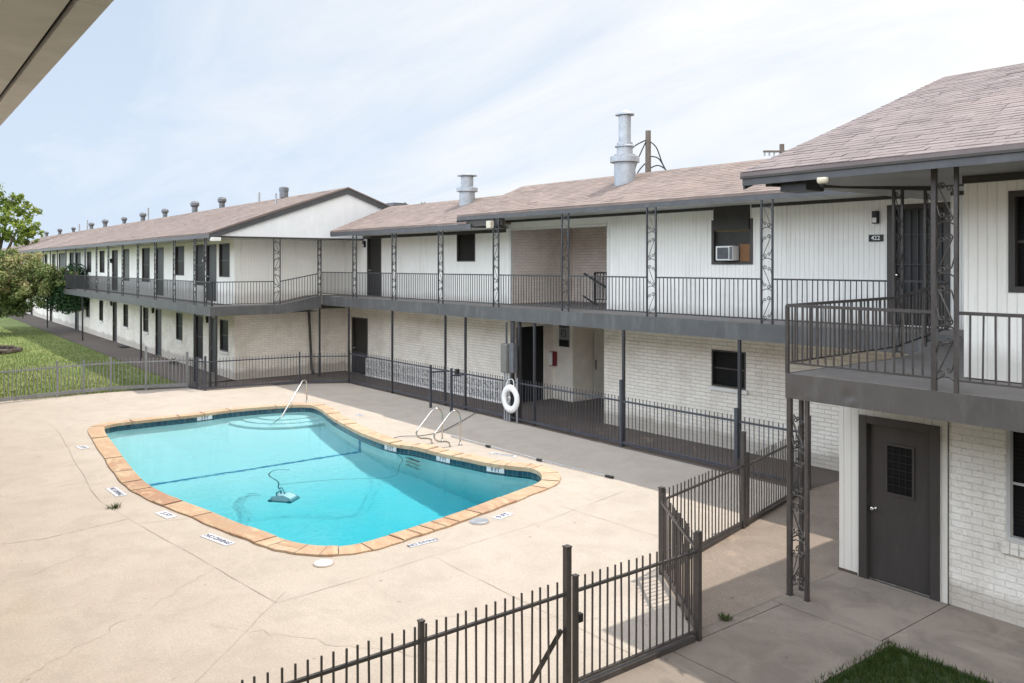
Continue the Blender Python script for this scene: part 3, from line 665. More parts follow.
# water body
inn2 = offset(EDGE, 0.02); wb = B(); WZ = -0.15
cc = (-17.2, 7.3)
wb.add([(x, y, WZ) for x, y in inn2], [tuple(range(L))])
wo = struct('water', wb, 'water', True)
if wo.data.polygons[0].normal.z < 0: wo.data.flip_normals()
wo.cycles.is_caustics_caster = True
for ch in pool.children: ch.cycles.is_caustics_receiver = True

# deck markers
def deck_marker(txt, p, q, wdt, label, th=0.17):
    p = Vector((*p, 0)); q = Vector((*q, 0)); c_ = (p + q) / 2; p = c_ + (p - c_) * 0.74; q = c_ + (q - c_) * 0.74; wdt *= 0.76; th *= 0.76; xd = (q - p).normalized(); yd = Vector((-xd.y, xd.x, 0)); l = (q - p).length
    t = thing('depth_marker', label, 'depth marker', (c_.x, c_.y, 0.0), 0, 'markers set in the pool surround')
    part('tile_strip', B().bar((p.x, p.y, 0.006), (q.x, q.y, 0.006), wdt, 0.006), 'tilewhite', t)
    text_obj(txt, th, 'navy', (c_.x, c_.y, 0.0105), basis(xd, yd), t)
deck_marker('3 FT', (-20.75, 3.66), (-20.25, 3.70), 0.26, 'white 3 FT depth marker tile by the shallow corner of the pool', 0.19)
deck_marker('NO DIVING', (-16.6, 3.42), (-15.65, 3.46), 0.24, 'white NO DIVING tile strip beside the small dry weed', 0.16)
deck_marker('5 FT', (-14.45, 3.72), (-13.85, 3.82), 0.24, 'white 5 FT depth marker tile between two NO DIVING strips', 0.19)
deck_marker('NO DIVING', (-12.85, 3.93), (-11.95, 4.15), 0.22, 'bold NO DIVING tile strip by the rounded near corner of the pool', 0.16)
deck_marker('NO DIVING', (-10.40, 6.05), (-10.42, 6.72), 0.15, 'faded small NO DIVING strip between the white lid and the grey lid', 0.13)
deck_marker('9 FT', (-10.66, 7.85), (-10.80, 8.35), 0.22, 'white 9 FT depth marker tile touching the grey round lid', 0.20)
deck_marker('NO DIVING', (-14.6, 10.55), (-13.75, 10.86), 0.15, 'worn NO DIVING strip beside the dark pool pole', 0.13)
deck_marker('3 FT', (-20.5, 10.45), (-20.1, 10.42), 0.18, 'worn 3 FT depth marker near the pool handrail', 0.15)
def lid(x, y, r, m, label):
    t = thing('skimmer_lid', label, 'skimmer lid', (x, y, 0), 0, None)
    part('lid', B().lathe((x, y, 0.0), [(r, 0), (r, 0.02), (r - 0.02, 0.028), (r * 0.3, 0.03)], 32), m, t)
    part('rim', B().lathe((x, y, 0.0), [(r + 0.02, 0), (r + 0.02, 0.009)], 32), 'crackm', t)
lid(-10.52, 4.86, 0.125, 'plastic', 'white round skimmer lid by the rounded near corner of the pool')
lid(-10.72, 7.62, 0.15, 'galv', 'grey round skimmer lid touching the 9 FT tile')
# handrail and ladder
b = B(); b.tube([(-23.05, 10.12, 0.0), (-23.05, 10.12, 0.58), (-23.04, 10.09, 0.66), (-22.99, 10.02, 0.70), (-22.92, 9.93, 0.68), (-22.6, 9.55, 0.36), (-22.1, 8.95, -0.16), (-21.8, 8.6, -0.55)], 0.022, 10)
b.lathe((-23.05, 10.12, 0.03), [(0.05, 0), (0.05, 0.02), (0.025, 0.03)], 14)
single('pool_handrail', b, 'steel', (-23.05, 10.12, 0), 'bent stainless steel handrail over the pool entry steps', 'handrail', smooth=True)
lad = thing('pool_ladder', 'stainless steel pool ladder with two curved rails', 'pool ladder', (-15.9, 10.1, 0))
for x, y0 in ((-16.05, 10.36), (-15.52, 10.50)):
    p = [(x, y0, 0), (x, y0, 0.62), (x - 0.01, y0 - 0.03, 0.72), (x - 0.02, y0 - 0.10, 0.79), (x - 0.03, y0 - 0.19, 0.79), (x - 0.04, y0 - 0.28, 0.72), (x - 0.06, y0 - 0.62, 0.36), (x - 0.06, y0 - 0.66, 0.28), (x - 0.05, y0 - 0.64, 0.20), (x - 0.04, y0 - 0.55, 0.15), (x - 0.02, y0 - 0.38, 0.13), (x - 0.01, y0 - 0.30, 0.10), (x, y0 - 0.27, 0.0)]
    part('rail', B().tube(p, 0.019, 10), 'steel', lad, smooth=True)
    part('flange', B().lathe((x, y0, 0.0), [(0.055, 0), (0.055, 0.02), (0.026, 0.035)], 14), 'steel', lad)
for z in (-0.45, -0.75, -1.05): part('tread', B().box(-16.07, -15.52, 9.38, 9.46, z, z + 0.03), 'steel', lad)
# pole, hose, cleaner
pl = thing('pool_pole', 'long pale telescopic pool pole lying on the deck along the shadow edge', 'pool pole', (-13, 11, 0))
part('shaft', B().tube([(-16.4, 10.83, 0.03), (-13.2, 10.96, 0.03), (-11.35, 11.16, 0.03)], 0.014, 8), 'galv', pl)
for p, q in (((-15.02, 10.86), (-14.88, 10.88)), ((-13.32, 10.94), (-13.18, 10.96)), ((-11.48, 11.14), (-11.30, 11.17))):
    part('clamp', B().tube([(*p, 0.032), (*q, 0.032)], 0.026, 8), 'rubber', pl)
def smoothpath(pts, n=8):
    pts = [Vector(p) for p in pts]; out = []
    for i in range(len(pts) - 1):
        p0, p1, p2, p3 = pts[max(i - 1, 0)], pts[i], pts[i + 1], pts[min(i + 2, len(pts) - 1)]
        for j in range(n):
            t = j / n; out.append(0.5 * ((2 * p1) + (p2 - p0) * t + (2 * p0 - 5 * p1 + 4 * p2 - p3) * t * t + (3 * p1 - p0 - 3 * p2 + p3) * t ** 3))
    return out + [pts[-1]]
single('hose', B().tube(smoothpath([(-17.2, 9.3, -0.10), (-17.0, 9.75, 0.045), (-16.9, 10.3, 0.02), (-17.0, 10.9, 0.02), (-17.6, 11.8, 0.02), (-18.2, 12.6, 0.02), (-18.7, 13.25, 0.02)]), 0.009, 6), 'hose', (-17, 10, 0), 'thin dark hose running from the pool edge to the fence', 'hose', smooth=True)
rb = thing('pool_cleaner', 'pale blue pool cleaner floating in ripples with its cable trailing', 'pool cleaner', (-14.35, 5.86, -0.2), 0)
def place(b, c_, a):
    ca, sa = math.cos(a), math.sin(a); b.v = [(c_[0] + x * ca - y * sa, c_[1] + x * sa + y * ca, c_[2] + z) for x, y, z in b.v]; return b
A = R(40); c0 = (-14.35, 5.86, -0.19)
part('hull', place(B().prism([(-0.2, -0.13, 0.0), (0.2, -0.13, 0.0), (0.17, -0.13, 0.09), (0.05, -0.13, 0.13), (-0.17, -0.13, 0.10)], (0, 0.26, 0)), c0, A), 'robot', rb, bevel=0.015)
part('base', place(B().box(-0.22, 0.22, -0.15, 0.15, -0.03, 0.02), c0, A), 'robotd', rb, bevel=0.01)
for xx in (-0.19, 0.19): part('brush', place(B().tube([(xx, -0.16, 0.02), (xx, 0.16, 0.02)], 0.05, 12), c0, A), 'robotd', rb)
part('handle', place(B().tube([(-0.1, -0.08, 0.09), (-0.1, -0.08, 0.17), (-0.1, 0.08, 0.17), (-0.1, 0.08, 0.09)], 0.015, 8), c0, A), 'robotd', rb)
part('cable', B().tube(smoothpath([(-14.4, 5.9, -0.06), (-14.75, 5.98, -0.05), (-15.2, 6.1, -0.19), (-15.6, 6.25, -0.18), (-16.2, 6.3, -0.17), (-16.5, 6.55, -0.17), (-16.35, 6.8, -0.17)]), 0.013, 6), 'robotd', rb, smooth=True)
part('float_hose', B().tube(smoothpath([(-15.4, 6.2, -0.20), (-15.1, 7.2, -0.20), (-14.6, 8.2, -0.20), (-15.3, 8.8, -0.20), (-15.9, 9.2, -0.2), (-16.9, 9.35, -0.15)]), 0.007, 6), 'robotd', rb, smooth=True)

# ------------------------------------------------------------------ building helpers (facade faces -y of its own frame)
CAMW = CAM
def wdist(owner, loc):
    if owner.rotation_euler.z: p = Matrix.Translation(owner.location) @ Matrix.Rotation(owner.rotation_euler.z, 4, 'Z') @ Vector(loc)
    else: p = Vector(loc)
    return (p - CAMW).length
def window(owner, x0, x1, z0, z1, y, pane='screen', frame='frame', fw=0.035, sill=None, depth=0.05, mid=True, label=None):
    f = B(); fo = y - 0.012
    f.box(x0, x0 + fw, fo, y + depth + .02, z0, z1); f.box(x1 - fw, x1, fo, y + depth + .02, z0, z1)
    f.box(x0 + fw, x1 - fw, fo, y + depth + .02, z1 - fw, z1); f.box(x0 + fw, x1 - fw, fo, y + depth + .02, z0, z0 + fw)
    if mid: zm = (z0 + z1) / 2; f.box(x0 + fw, x1 - fw, y + depth - 0.02, y + depth + 0.015, zm - 0.014, zm + 0.014)
    o = part('window', f, frame, owner, label)
    part('pane', B().quad((x0 + fw, y + depth, z0 + fw), (x1 - fw, y + depth, z0 + fw), (x1 - fw, y + depth, z1 - fw), (x0 + fw, y + depth, z1 - fw)), pane, o)
    if sill: part('sill', B().box(x0 - 0.06, x1 + 0.06, y - 0.06, y - 0.013, z0 - 0.09, z0 - 0.012), sill, o)
    return o
def door(owner, x0, x1, z0, z1, y, m='door_d', fw=0.05, label=None, glaze=None, knob_left=True, fm='frame', light=False):
    o = part('door', B().box(x0 + fw, x1 - fw, y + 0.05, y + 0.09, z0, z1 - fw), m, owner, label)
    f = B().box(x0 - 0.02, x0 + fw, y - 0.015, y + 0.10, z0, z1); f.box(x1 - fw, x1 + 0.02, y - 0.015, y + 0.10, z0, z1); f.box(x0 + fw, x1 - fw, y - 0.015, y + 0.10, z1 - fw, z1)
    part('door_frame', f, fm, o)
    kx = x0 + fw + 0.07 if knob_left else x1 - fw - 0.07
    kb = B().lathe((0, 0, 0), [(0.03, 0), (0.03, 0.008), (0.012, 0.012), (0.012, 0.035), (0.028, 0.045), (0.030, 0.06), (0.018, 0.072)], 14)
    kb.v = [(kx + a, y + 0.05 - c, z0 + 0.93 + b_) for a, b_, c in kb.v]
    part('handle', kb, 'steel', o, smooth=True)
    return o
def railing(owner, pts, z0, z1, m, places, sp=0.104, tw=0.04, th=0.03):
    """pts: [(x,y,dz)...] polyline in the owner's frame"""
    o = None
    for (xa, ya, da), (xb, yb, db) in zip(pts[:-1], pts[1:]):
        r = B().bar((xa, ya, z1 + da), (xb, yb, z1 + db), tw, th).bar((xa, ya, z0 + da), (xb, yb, z0 + db), 0.022, 0.022)
        o = part('railing', r, m, owner)
        d = Vector((xb - xa, yb - ya)); n = max(1, int(round(d.length / sp))); rz = math.atan2(d.y, d.x)
        for i in range(1, n):
            t = i / n; loc = (xa + d.x * t, ya + d.y * t, z0 + da + (db - da) * t)
            places.append((o, loc, rz, wdist(owner, loc)))
    return o
SCROLL = {}
def scroll_mesh(wd, h, m, r=0.0075):
    key = (round(wd, 2), round(h, 2), m)
    if key in SCROLL: return SCROLL[key]
    b = B(); n = max(1, int(round(h / 0.58))); mh = h / n
    def spiral(cx, cz, r0, a0, turns, sgn):
        return [(cx + (r0 * (1 - 0.72 * i / 16)) * math.cos(a0 + sgn * 2 * math.pi * turns * i / 16), 0, cz + (r0 * (1 - 0.72 * i / 16)) * math.sin(a0 + sgn * 2 * math.pi * turns * i / 16)) for i in range(17)]
    for k in range(n):
        z = k * mh; s = 1 if k % 2 == 0 else -1; ra = wd * 0.21
        # S scroll: spiral, long diagonal, spiral
        lo = spiral(-s * wd * 0.20, z + 0.10 * mh / 0.58, ra, math.pi if s > 0 else 0, 1.3, 1 if s > 0 else -1)
        hi = spiral(s * wd * 0.20, z + mh - 0.12 * mh / 0.58, ra, 0 if s > 0 else math.pi, 1.3, 1 if s > 0 else -1)
        b.tube(list(reversed(lo)) + hi, r, 4, False)
        # C scroll facing it
        c1_ = spiral(s * wd * 0.20, z + 0.24 * mh, ra * 0.8, 0 if s > 0 else math.pi, 1.1, -1 if s > 0 else 1)
        b.tube([(s * wd * 0.5, 0, z + mh * 0.42)] + c1_, r, 4, False)
        c2_ = spiral(-s * wd * 0.20, z + 0.74 * mh, ra * 0.8, math.pi if s > 0 else 0, 1.1, -1 if s > 0 else 1)
        b.tube([(-s * wd * 0.5, 0, z + mh * 0.56)] + c2_, r, 4, False)
        b.tube([(-wd / 2, 0, z + 0.02), (-wd * 0.2, 0, z + 0.055), (wd * 0.2, 0, z + 0.055), (wd / 2, 0, z + 0.02)], r, 4, False)
    SCROLL[key] = b.mesh('scrollwork', M[m]); return SCROLL[key]
def column(owner, p, q, z0, z1, m, pw=0.03, scroll=True):
    p = Vector(p); q = Vector(q); first = None
    for e in (p, q):
        h = pw / 2
        o = part('post', B().box(e.x - h, e.x + h, e.y - h, e.y + h, z0, z1), m, owner)
        first = first or o
    if scroll:
        d = q - p; me = scroll_mesh(d.length - pw, z1 - z0 - 0.06, m)
        s = bpy.data.objects.new('scrollwork', me); C.objects.link(s); s.parent = first
        s.location = ((p.x + q.x) / 2, (p.y + q.y) / 2, z0 + 0.03); s.rotation_euler = (0, 0, math.atan2(d.y, d.x))
def post(owner, x, y, z0, z1, m, w_=0.06): part('post', B().box(x - w_ / 2, x + w_ / 2, y - w_ / 2, y + w_ / 2, z0, z1), m, owner)
def wall_lamp(owner, x, y, z, m='black', name='wall_lamp'):
    o = part(name, B().box(x - 0.055, x + 0.055, y - 0.10, y - 0.002, z - 0.12, z + 0.12), m, owner, bevel=0.012)
    part('lens', B().box(x - 0.04, x + 0.04, y - 0.106, y - 0.10, z - 0.10, z - 0.01), 'lens', o)

# ------------------------------------------------------------------ long wing with the gable (facade along X at Y=10.1)
YW, YB = 10.1, 8.85
lw = thing('apartment_building', 'long two storey motel wing with white gable end, grey balcony and roof vents', 'apartment building', (-60, 14, 0))
up = [('wt', -41.98, -40.62), ('d', -39.55, -38.3), ('w', -36.42, -35.22), ('wt', -33.75, -32.5), ('d', -32.3, -31.17), ('w', -30.83, -29.7),
      ('wl', -45.75, -44.5), ('d', -48.25, -47.0), ('w', -51.35, -50.15), ('w', -54.9, -53.7), ('d', -58.3, -56.9), ('wt', -60.5, -59.1), ('wl', -64.5, -62.2),
      ('d', -67.2, -65.9), ('w', -70.6, -69.3), ('w', -74.2, -72.9), ('d', -77.4, -76.1), ('w', -80.5, -79.1), ('d', -86.4, -85.0), ('w', -90, -88.6)]
lo = [('w', -41.75, -40.85), ('d', -39.58, -38.65), ('w', -36.35, -35.45), ('wt', -33.7, -32.75), ('d', -31.95, -31.2), ('w', -30.75, -29.85),
      ('w', -45.7, -44.75), ('d', -48.1, -47.2), ('w', -51.45, -50.5), ('w', -55.15, -54.1), ('d', -58.6, -57.5), ('w', -61.8, -60.8), ('w', -65.5, -64.5), ('d', -68.2, -67.2), ('w', -71.4, -70.4), ('d', -77.5, -76.5), ('w', -81, -80)]
def zr(k, base):
    if base > 1: return {'d': (2.71, 4.86), 'w': (3.64, 4.87), 'wt': (3.28, 4.88), 'wl': (3.28, 4.88)}[k]
    return {'d': (0.0, 2.11), 'w': (0.94, 2.08), 'wt': (0.40, 2.10)}[k]
b = B().wall(-96, -29.2, 0, 2.42, YW, [(x0, x1, *zr(k, 0)) for k, x0, x1 in lo])
b.quad((-29.2, YW, 0), (-29.2, 19, 0), (-29.2, 19, 2.42), (-29.2, YW, 2.42)).quad((-96, 19, 0), (-96, YW, 0), (-96, YW, 2.42), (-96, 19, 2.42)).quad((-29.2, 19, 0), (-96, 19, 0), (-96, 19, 2.42), (-29.2, 19, 2.42))
part('lower_wall', b, 'brick', lw, 'white painted brick lower wall')
b = B().wall(-96, -29.2, 2.66, 5.04, YW, [(x0, x1, *zr(k, 2)) for k, x0, x1 in up])
b.quad((-29.2, YW, 2.66), (-29.2, 19, 2.66), (-29.2, 19, 5.04), (-29.2, YW, 5.04)).quad((-96, 19, 2.66), (-96, YW, 2.66), (-96, YW, 5.04), (-96, 19, 5.04)).quad((-29.2, 19, 2.66), (-96, 19, 2.66), (-96, 19, 5.04), (-29.2, 19, 5.04))
part('upper_wall', b, 'siding', lw, 'white grooved siding upper wall')
for k, x0, x1 in up:
    z0, z1 = zr(k, 2)
    if k == 'd': door(lw, x0, x1, z0, z1, YW, 'door_d')
    else: window(lw, x0, x1, z0, z1, YW, 'glassl' if k == 'wl' else 'screen')
for k, x0, x1 in lo:
    z0, z1 = zr(k, 0)
    if k == 'd': door(lw, x0, x1, z0, z1, YW, 'door_d')
    else: window(lw, x0, x1, z0, z1, YW, 'glassd', sill='white')
for x, z in ((-39.9, 2.0), (-48.35, 4.3), (-32.45, 4.3), (-32.1, 2.0), (-48.3, 2.0)): wall_lamp(lw, x, YW, z)
# balcony: slab, ramp up to the higher wing
b = B().box(-96, -29.2, YB - 0.03, YW, 2.46, 2.655); b.box(-29.2, -27.8, YB - 0.03, 11.2, 2.46, 2.655)
b.prism([(-27.8, 11.2, 2.46), (-27.8, 12.8, 2.66), (-27.8, 12.8, 2.945), (-27.8, 11.2, 2.655)], (-1.4, 0, 0)); b.box(-29.2, -27.8, 12.8, 14.4, 2.66, 2.945)
part('balcony_slab', b, 'balcony', lw)
b = B().box(-96, -27.76, YB - 0.055, YB - 0.033, 2.38, 2.69); b.box(-27.797, -27.77, YB - 0.032, 11.2, 2.38, 2.69)
b.prism([(-27.797, 11.2, 2.38), (-27.797, 12.75, 2.52), (-27.797, 12.75, 2.98), (-27.797, 11.2, 2.69)], (0.027, 0, 0))
part('slab_edge', b, 'slab_f', lw)
part('ceiling', B().quad((-96, YB, 2.41), (-29.2, YB, 2.41), (-29.2, YW, 2.41), (-96, YW, 2.41)).quad((-29.2, YB, 2.41), (-27.8, YB, 2.41), (-27.8, 12.7, 2.41), (-29.2, 12.7, 2.41)), 'soffit', lw)
cols = [-96, -93, -90.2, -87.3, -84.5, -81.7, -78.9, -76.1, -73.3, -70.6, -67.8, -65.1, -62.41, -59.61, -57.06, -54.21, -51.29, -48.61, -45.78, -43.1, -40.23, -37.5, -34.74, -32.12, -29.6]
pls = []
for x in cols:
    column(lw, (x - 0.12, YB), (x + 0.12, YB), 2.66, 5.0, 'iron', 0.03)
for xa, xb in zip(cols[:-1], cols[1:]): railing(lw, [(xa + 0.12, YB, 0), (xb - 0.12, YB, 0)], 2.76, 3.51, 'iron', pls)
railing(lw, [(-29.48, YB, 0), (-27.83, YB, 0)], 2.76, 3.51, 'iron', pls)
railing(lw, [(-27.83, YB, 0), (-27.83, 11.0, 0)], 2.76, 3.51, 'iron', pls)
railing(lw, [(-27.83, 11.23, 0.0), (-27.83, 12.65, 0.26)], 2.76, 3.51, 'iron', pls)
column(lw, (-27.83, 11.0), (-27.83, 11.23), 2.66, 5.04, 'iron', 0.03)
column(lw, (-28.55, YB), (-28.33, YB), 2.66, 5.0, 'iron', 0.03)
repeats(lw, 'baluster', picket_mesh(0.76, 0.014, 'iron'), 'iron', pls)
for x, y, z1 in ((-29.63, YB, 2.39), (-27.95, YB, 2.39), (-27.95, YB + 0.2, 2.39), (-36.98, YB, 2.39), (-49.33, YB, 2.39), (-60.8, YB, 2.39), (-72, YB, 2.39), (-83, YB, 2.39)): post(lw, x, y, 0, z1, 'iron', 0.07)
post(lw, -27.95, YB + 0.06, 2.7, 3.5, 'iron', 0.05)
part('downspout', B().tube([(-29.10, 12.86, 2.4), (-29.10, 12.87, 2.2), (-29.08, 12.96, 0.2), (-29.0, 12.98, 0.04)], 0.05, 8), 'frieze', lw)
# roof
EY, RY, EZ, RZ_ = 8.72, 13.77, 5.17, 6.96
def roofsurf(x0, x1, e0, r, e1, ze, zrdg, th=0.05, n=1, ze1=None):
    ze1 = ze if ze1 is None else ze1
    b = B()
    b.quad((x0, e0, ze), (x1, e0, ze), (x1, r, zrdg), (x0, r, zrdg)); b.quad((x0, r, zrdg), (x1, r, zrdg), (x1, e1, ze1), (x0, e1, ze1))
    b.quad((x0, e0, ze), (x0, e0, ze - th), (x1, e0, ze - th), (x1, e0, ze))
    b.quad((x1, e0, ze), (x1, e0, ze - th), (x1, r, zrdg - th), (x1, r, zrdg)); b.quad((x1, r, zrdg), (x1, r, zrdg - th), (x1, e1, ze1 - th), (x1, e1, ze1))
    b.quad((x0, e0, ze), (x0, r, zrdg), (x0, r, zrdg - th), (x0, e0, ze - th)); b.quad((x0, r, zrdg), (x0, e1, ze1), (x0, e1, ze1 - th), (x0, r, zrdg - th))
    return b
rf = roofsurf(-97, -27.66, EY, RY, 18.8, EZ - 0.012, RZ_ - 0.012)
tabs(rf, -97, -60, EY, EZ - 0.008, RY, RZ_ - 0.008, step=3, sag=0.006); tabs(rf, -60, -27.66, EY, EZ - 0.008, RY, RZ_ - 0.008, sag=0.006)
lroof = part('roof', rf, 'shingle', lw, 'tan shingle gable roof')
b = B().box(-97, -27.68, EY + 0.01, EY + 0.035, 4.98, EZ - 0.052)
b.prism([(-27.69, EY + 0.04, 5.11), (-27.69, RY, RZ_ - 0.06), (-27.69, RY, RZ_ - 0.26), (-27.69, EY + 0.04, 4.94)], (-0.03, 0, 0))
b.prism([(-27.69, RY, RZ_ - 0.06), (-27.69, 18.8, 5.1), (-27.69, 18.8, 4.93), (-27.69, RY, RZ_ - 0.26)], (-0.03, 0, 0))
part('fascia', b, 'fascia', lw)
part('gable_panel', B().add([(-27.78, 8.85, 5.05), (-27.78, 18.7, 5.05), (-27.78, RY, RZ_ - 0.1)], [(0, 1, 2)]), 'gable', lw, 'plain white gable triangle')
part('gable_band', B().box(-27.80, -27.765, 8.82, 14.6, 5.005, 5.055), 'frieze', lw)
part('soffit', B().quad((-97, EY, 4.995), (-97, YW, 4.995), (-29.2, YW, 4.995), (-29.2, EY, 4.995)).quad((-29.2, EY, 4.995), (-29.2, 15, 4.995), (-27.7, 15, 4.995), (-27.7, EY, 4.995)), 'soffit', lw)
part('floodlight', B().box(-27.76, -27.6, 8.78, 9.1, 4.88, 5.0), 'lens', lw, bevel=0.01)
def roof_vent(x, y, z, s=1.0):
    o = part('roof_vent', B().lathe((x, y, z - 0.15), [(0.14 * s, 0), (0.14 * s, 0.38 * s), (0.16 * s, 0.40 * s)], 16), 'ventm', lw, smooth=False)
    part('vent_hood', B().lathe((x, y, z - 0.15), [(0.15 * s, 0.40 * s), (0.215 * s, 0.47 * s), (0.22 * s, 0.58 * s), (0.17 * s, 0.66 * s), (0.06 * s, 0.69 * s)], 16), 'ventm', o)
for i, x in enumerate((-41.87, -46.35, -52.2, -57.38, -62.49, -68.57, -73.59, -81.19, -88.0, -95.6)):
    roof_vent(x, 13.85, RZ_, (1.0, 1.1, .95, 1.0, .9, 1.05, 1, .85, 1, .95)[i])
for x, h in ((-55.87, .75), (-78.27, .6), (-36.68, .42), (-74.93, .8)):
    part('vent_pipe', B().tube([(x, 13.8, RZ_ - 0.1), (x, 13.8, RZ_ + h)], 0.06, 10), 'galv', lw)
part('vent_pipe', B().tube([(-30.9, 12.3, 6.3), (-30.9, 12.3, 6.86)], 0.035, 10), 'galv', lw)
part('roof_vent', B().lathe((-33.3, 13.6, 6.9), [(0.18, 0), (0.18, 0.28), (0.2, 0.28), (0.2, 0.42), (0.12, 0.46)], 16), 'ventm', lw)
part('roof_vent', B().box(-28.9, -28.3, 16.0, 16.6, 6.0, 6.52), 'ventm', lw)

# ------------------------------------------------------------------ middle wing (own frame: x along the facade, -y toward the pool)
TH = math.atan(0.0365)
mw = thing('apartment_building', 'two storey wing behind the pool with open breezeway and two metal chimneys', 'apartment building', (-9.0, 15.13, 0), TH)
VB = -1.60  # balcony edge
b = B().wall(-20.25, -10.17, 0, 2.63, 0, [(-19.66, -18.5, 0.0, 2.10)])
b.wall(-6.41, 9, 0, 2.63, 0, [(-3.04, -2.14, 1.36, 2.18)])
b.quad((-6.41, 0, 0), (-6.41, 6, 0), (-6.41, 6, 2.63), (-6.41, 0, 2.63))
part('lower_wall', b, 'brick', mw, 'white painted brick lower wall')
ups = B().wall(-20.25, -10.17, 2.95, 5.28, 0, [(-18.5, -17.53, 2.95, 5.14), (-12.86, -11.9, 4.19, 5.08)])
ups.wall(-6.29, 9, 2.95, 5.46, 0, [(-2.99, -2.01, 4.13, 5.08), (1.0, 2.1, 2.97, 5.22)])
ups.wall(-10.17, -6.29, 5.09, 5.46, 0)
part('upper_wall', ups, 'siding', mw, 'white grooved siding upper wall')
# upper breezeway recess and lower passage
b = B().quad((-10.17, 0, 2.95), (-10.17, 2.5, 2.95), (-10.17, 2.5, 5.4), (-10.17, 0, 5.4)).quad((-10.17, 2.5, 2.95), (-6.29, 2.5, 2.95), (-6.29, 2.5, 5.4), (-10.17, 2.5, 5.4)).quad((-6.29, 2.5, 2.95), (-6.29, 0, 2.95), (-6.29, 0, 5.4), (-6.29, 2.5, 5.4))
part('breezeway_wall', b, 'rawbrick', mw, 'bare tan brick breezeway wall')
part('breezeway_ceiling', B().quad((-10.17, 0, 5.38), (-6.29, 0, 5.38), (-6.29, 3, 5.38), (-10.17, 3, 5.38)), 'soffit', mw)
part('corner_trim', B().box(-10.24, -10.165, -0.012, 0.06, 2.95, 5.09).box(-6.30, -6.22, -0.012, 0.06, 2.95, 5.09).box(-10.165, -6.30, -0.012, 0.06, 5.09, 5.16), 'white', mw)
sd = B(); side = B().wall(0.0, 1.67, 0, 2.63, 0, [(0.14, 1.36, 0.0, 2.3)])
side.v = [(-10.17 + (-y), x, z) for x, y, z in side.v]
part('passage_wall', side, 'cream', mw)
dd = B().box(0.19, 1.31, 0.04, 0.08, 0, 2.25); dd.v = [(-10.17 - y, x, z) for x, y, z in dd.v]
o = part('door', dd, 'dark', mw, 'open doorway inside the passage, its unlit interior painted as a black panel')  # near-black panel painted in for the unlit interior
fr = B().box(0.09, 0.19, -0.02, 0.1, 0, 2.33).box(1.31, 1.41, -0.02, 0.1, 0, 2.33).box(0.19, 1.31, -0.02, 0.1, 2.25, 2.33); fr.v = [(-10.17 - y, x, z) for x, y, z in fr.v]
part('door_frame', fr, 'cream', o)
part('storage_room', B().box(-10.6, -9.3, 1.67, 6.0, 0, 2.63), 'cream', mw, 'cream storage room inside the passage')
o = part('door', B().box(-9.275, -9.255, 2.55, 2.98, 0.02, 2.1), 'white', mw, 'white storage room door standing ajar')
part('handle', B().box(-9.25, -9.23, 2.58, 2.61, 0.9, 1.2), 'black', o)
sg = part('sign', B().box(-9.87, -9.43, 1.645, 1.665, 1.62, 2.28), 'galv', mw, 'grey notice board with a dark lower strip')
part('sign_strip', B().box(-9.86, -9.44, 1.632, 1.643, 1.63, 1.83), 'black', sg)
part('sign_header', B().box(-9.86, -9.44, 1.632, 1.643, 2.19, 2.27), 'ventm', sg)
part('sign_figure', B().box(-9.76, -9.73, 1.632, 1.643, 1.92, 2.14).box(-9.73, -9.60, 1.632, 1.643, 2.11, 2.14).box(-9.73, -9.66, 1.632, 1.643, 2.01, 2.04).box(-9.60, -9.56, 1.632, 1.643, 1.92, 2.14).box(-9.70, -9.62, 1.632, 1.643, 1.92, 1.95), 'ventm', sg)
ex = part('extinguisher_cabinet', B().box(-10.2, -9.98, 1.52, 1.667, 1.02, 1.45), 'red', mw, 'small red and white fire extinguisher box')
part('cabinet_front', B().box(-10.2, -10.03, 1.50, 1.518, 1.04, 1.43), 'plastic', ex)
part('light_fixture', B().box(-9.3 + 0.002, -9.2, 1.9, 2.15, 2.28, 2.42), 'galv', mw)
# stair rail in the upper breezeway
st = B().bar((-8.6, 1.9, 3.86), (-6.3, 1.9, 3.86), 0.05, 0.04).bar((-8.6, 1.9, 3.08), (-6.3, 1.9, 3.08), 0.03).bar((-8.6, 1.9, 2.96), (-8.6, 1.9, 3.86), 0.05)
st.bar((-8.45, 1.3, 3.84), (-6.3, 1.3, 2.9), 0.05, 0.045).bar((-8.5, 1.3, 3.2), (-7.8, 1.3, 2.9), 0.04)
so_ = part('stair_railing', st, 'black', mw, 'black stair railing in the breezeway')
for i in range(1, 20): part('baluster', B().box(-8.6 + i * 0.115 - 0.008, -8.6 + i * 0.115 + 0.008, 1.89, 1.91, 3.08, 3.85), 'black', so_)
# slab, ceiling, roof
part('balcony_slab', B().box(-19.2, 3.2, VB, 0.0, 2.70, 2.945).box(-10.3, -6.2, 0.0, 3.1, 2.70, 2.945), 'balcony', mw)
part('slab_edge', B().box(-19.22, -11.6, VB - 0.03, VB - 0.002, 2.63, 2.965).box(-11.6, 2.95, VB - 0.024, VB - 0.002, 2.615, 2.96), 'slab_f', mw)
part('ceiling', B().quad((-20.2, VB, 2.635), (5, VB, 2.635), (5, 6, 2.635), (-20.2, 6, 2.635)), 'soffit', mw)
door(mw, -19.66, -18.5, 0, 2.10, 0, 'door_d', label='dark lower door at the inner corner')
door(mw, -18.5, -17.53, 2.95, 5.14, 0, 'door_d', label='dark upper door at the inner corner')
window(mw, -12.86, -11.9, 4.19, 5.08, 0, 'screen', mid=False)
window(mw, -3.04, -2.14, 1.36, 2.18, 0, 'glassd', sill='white', frame='frame')
wall_lamp(mw, -18.66, 0, 4.86)
wall_lamp(mw, 0.78, 0, 5.0)
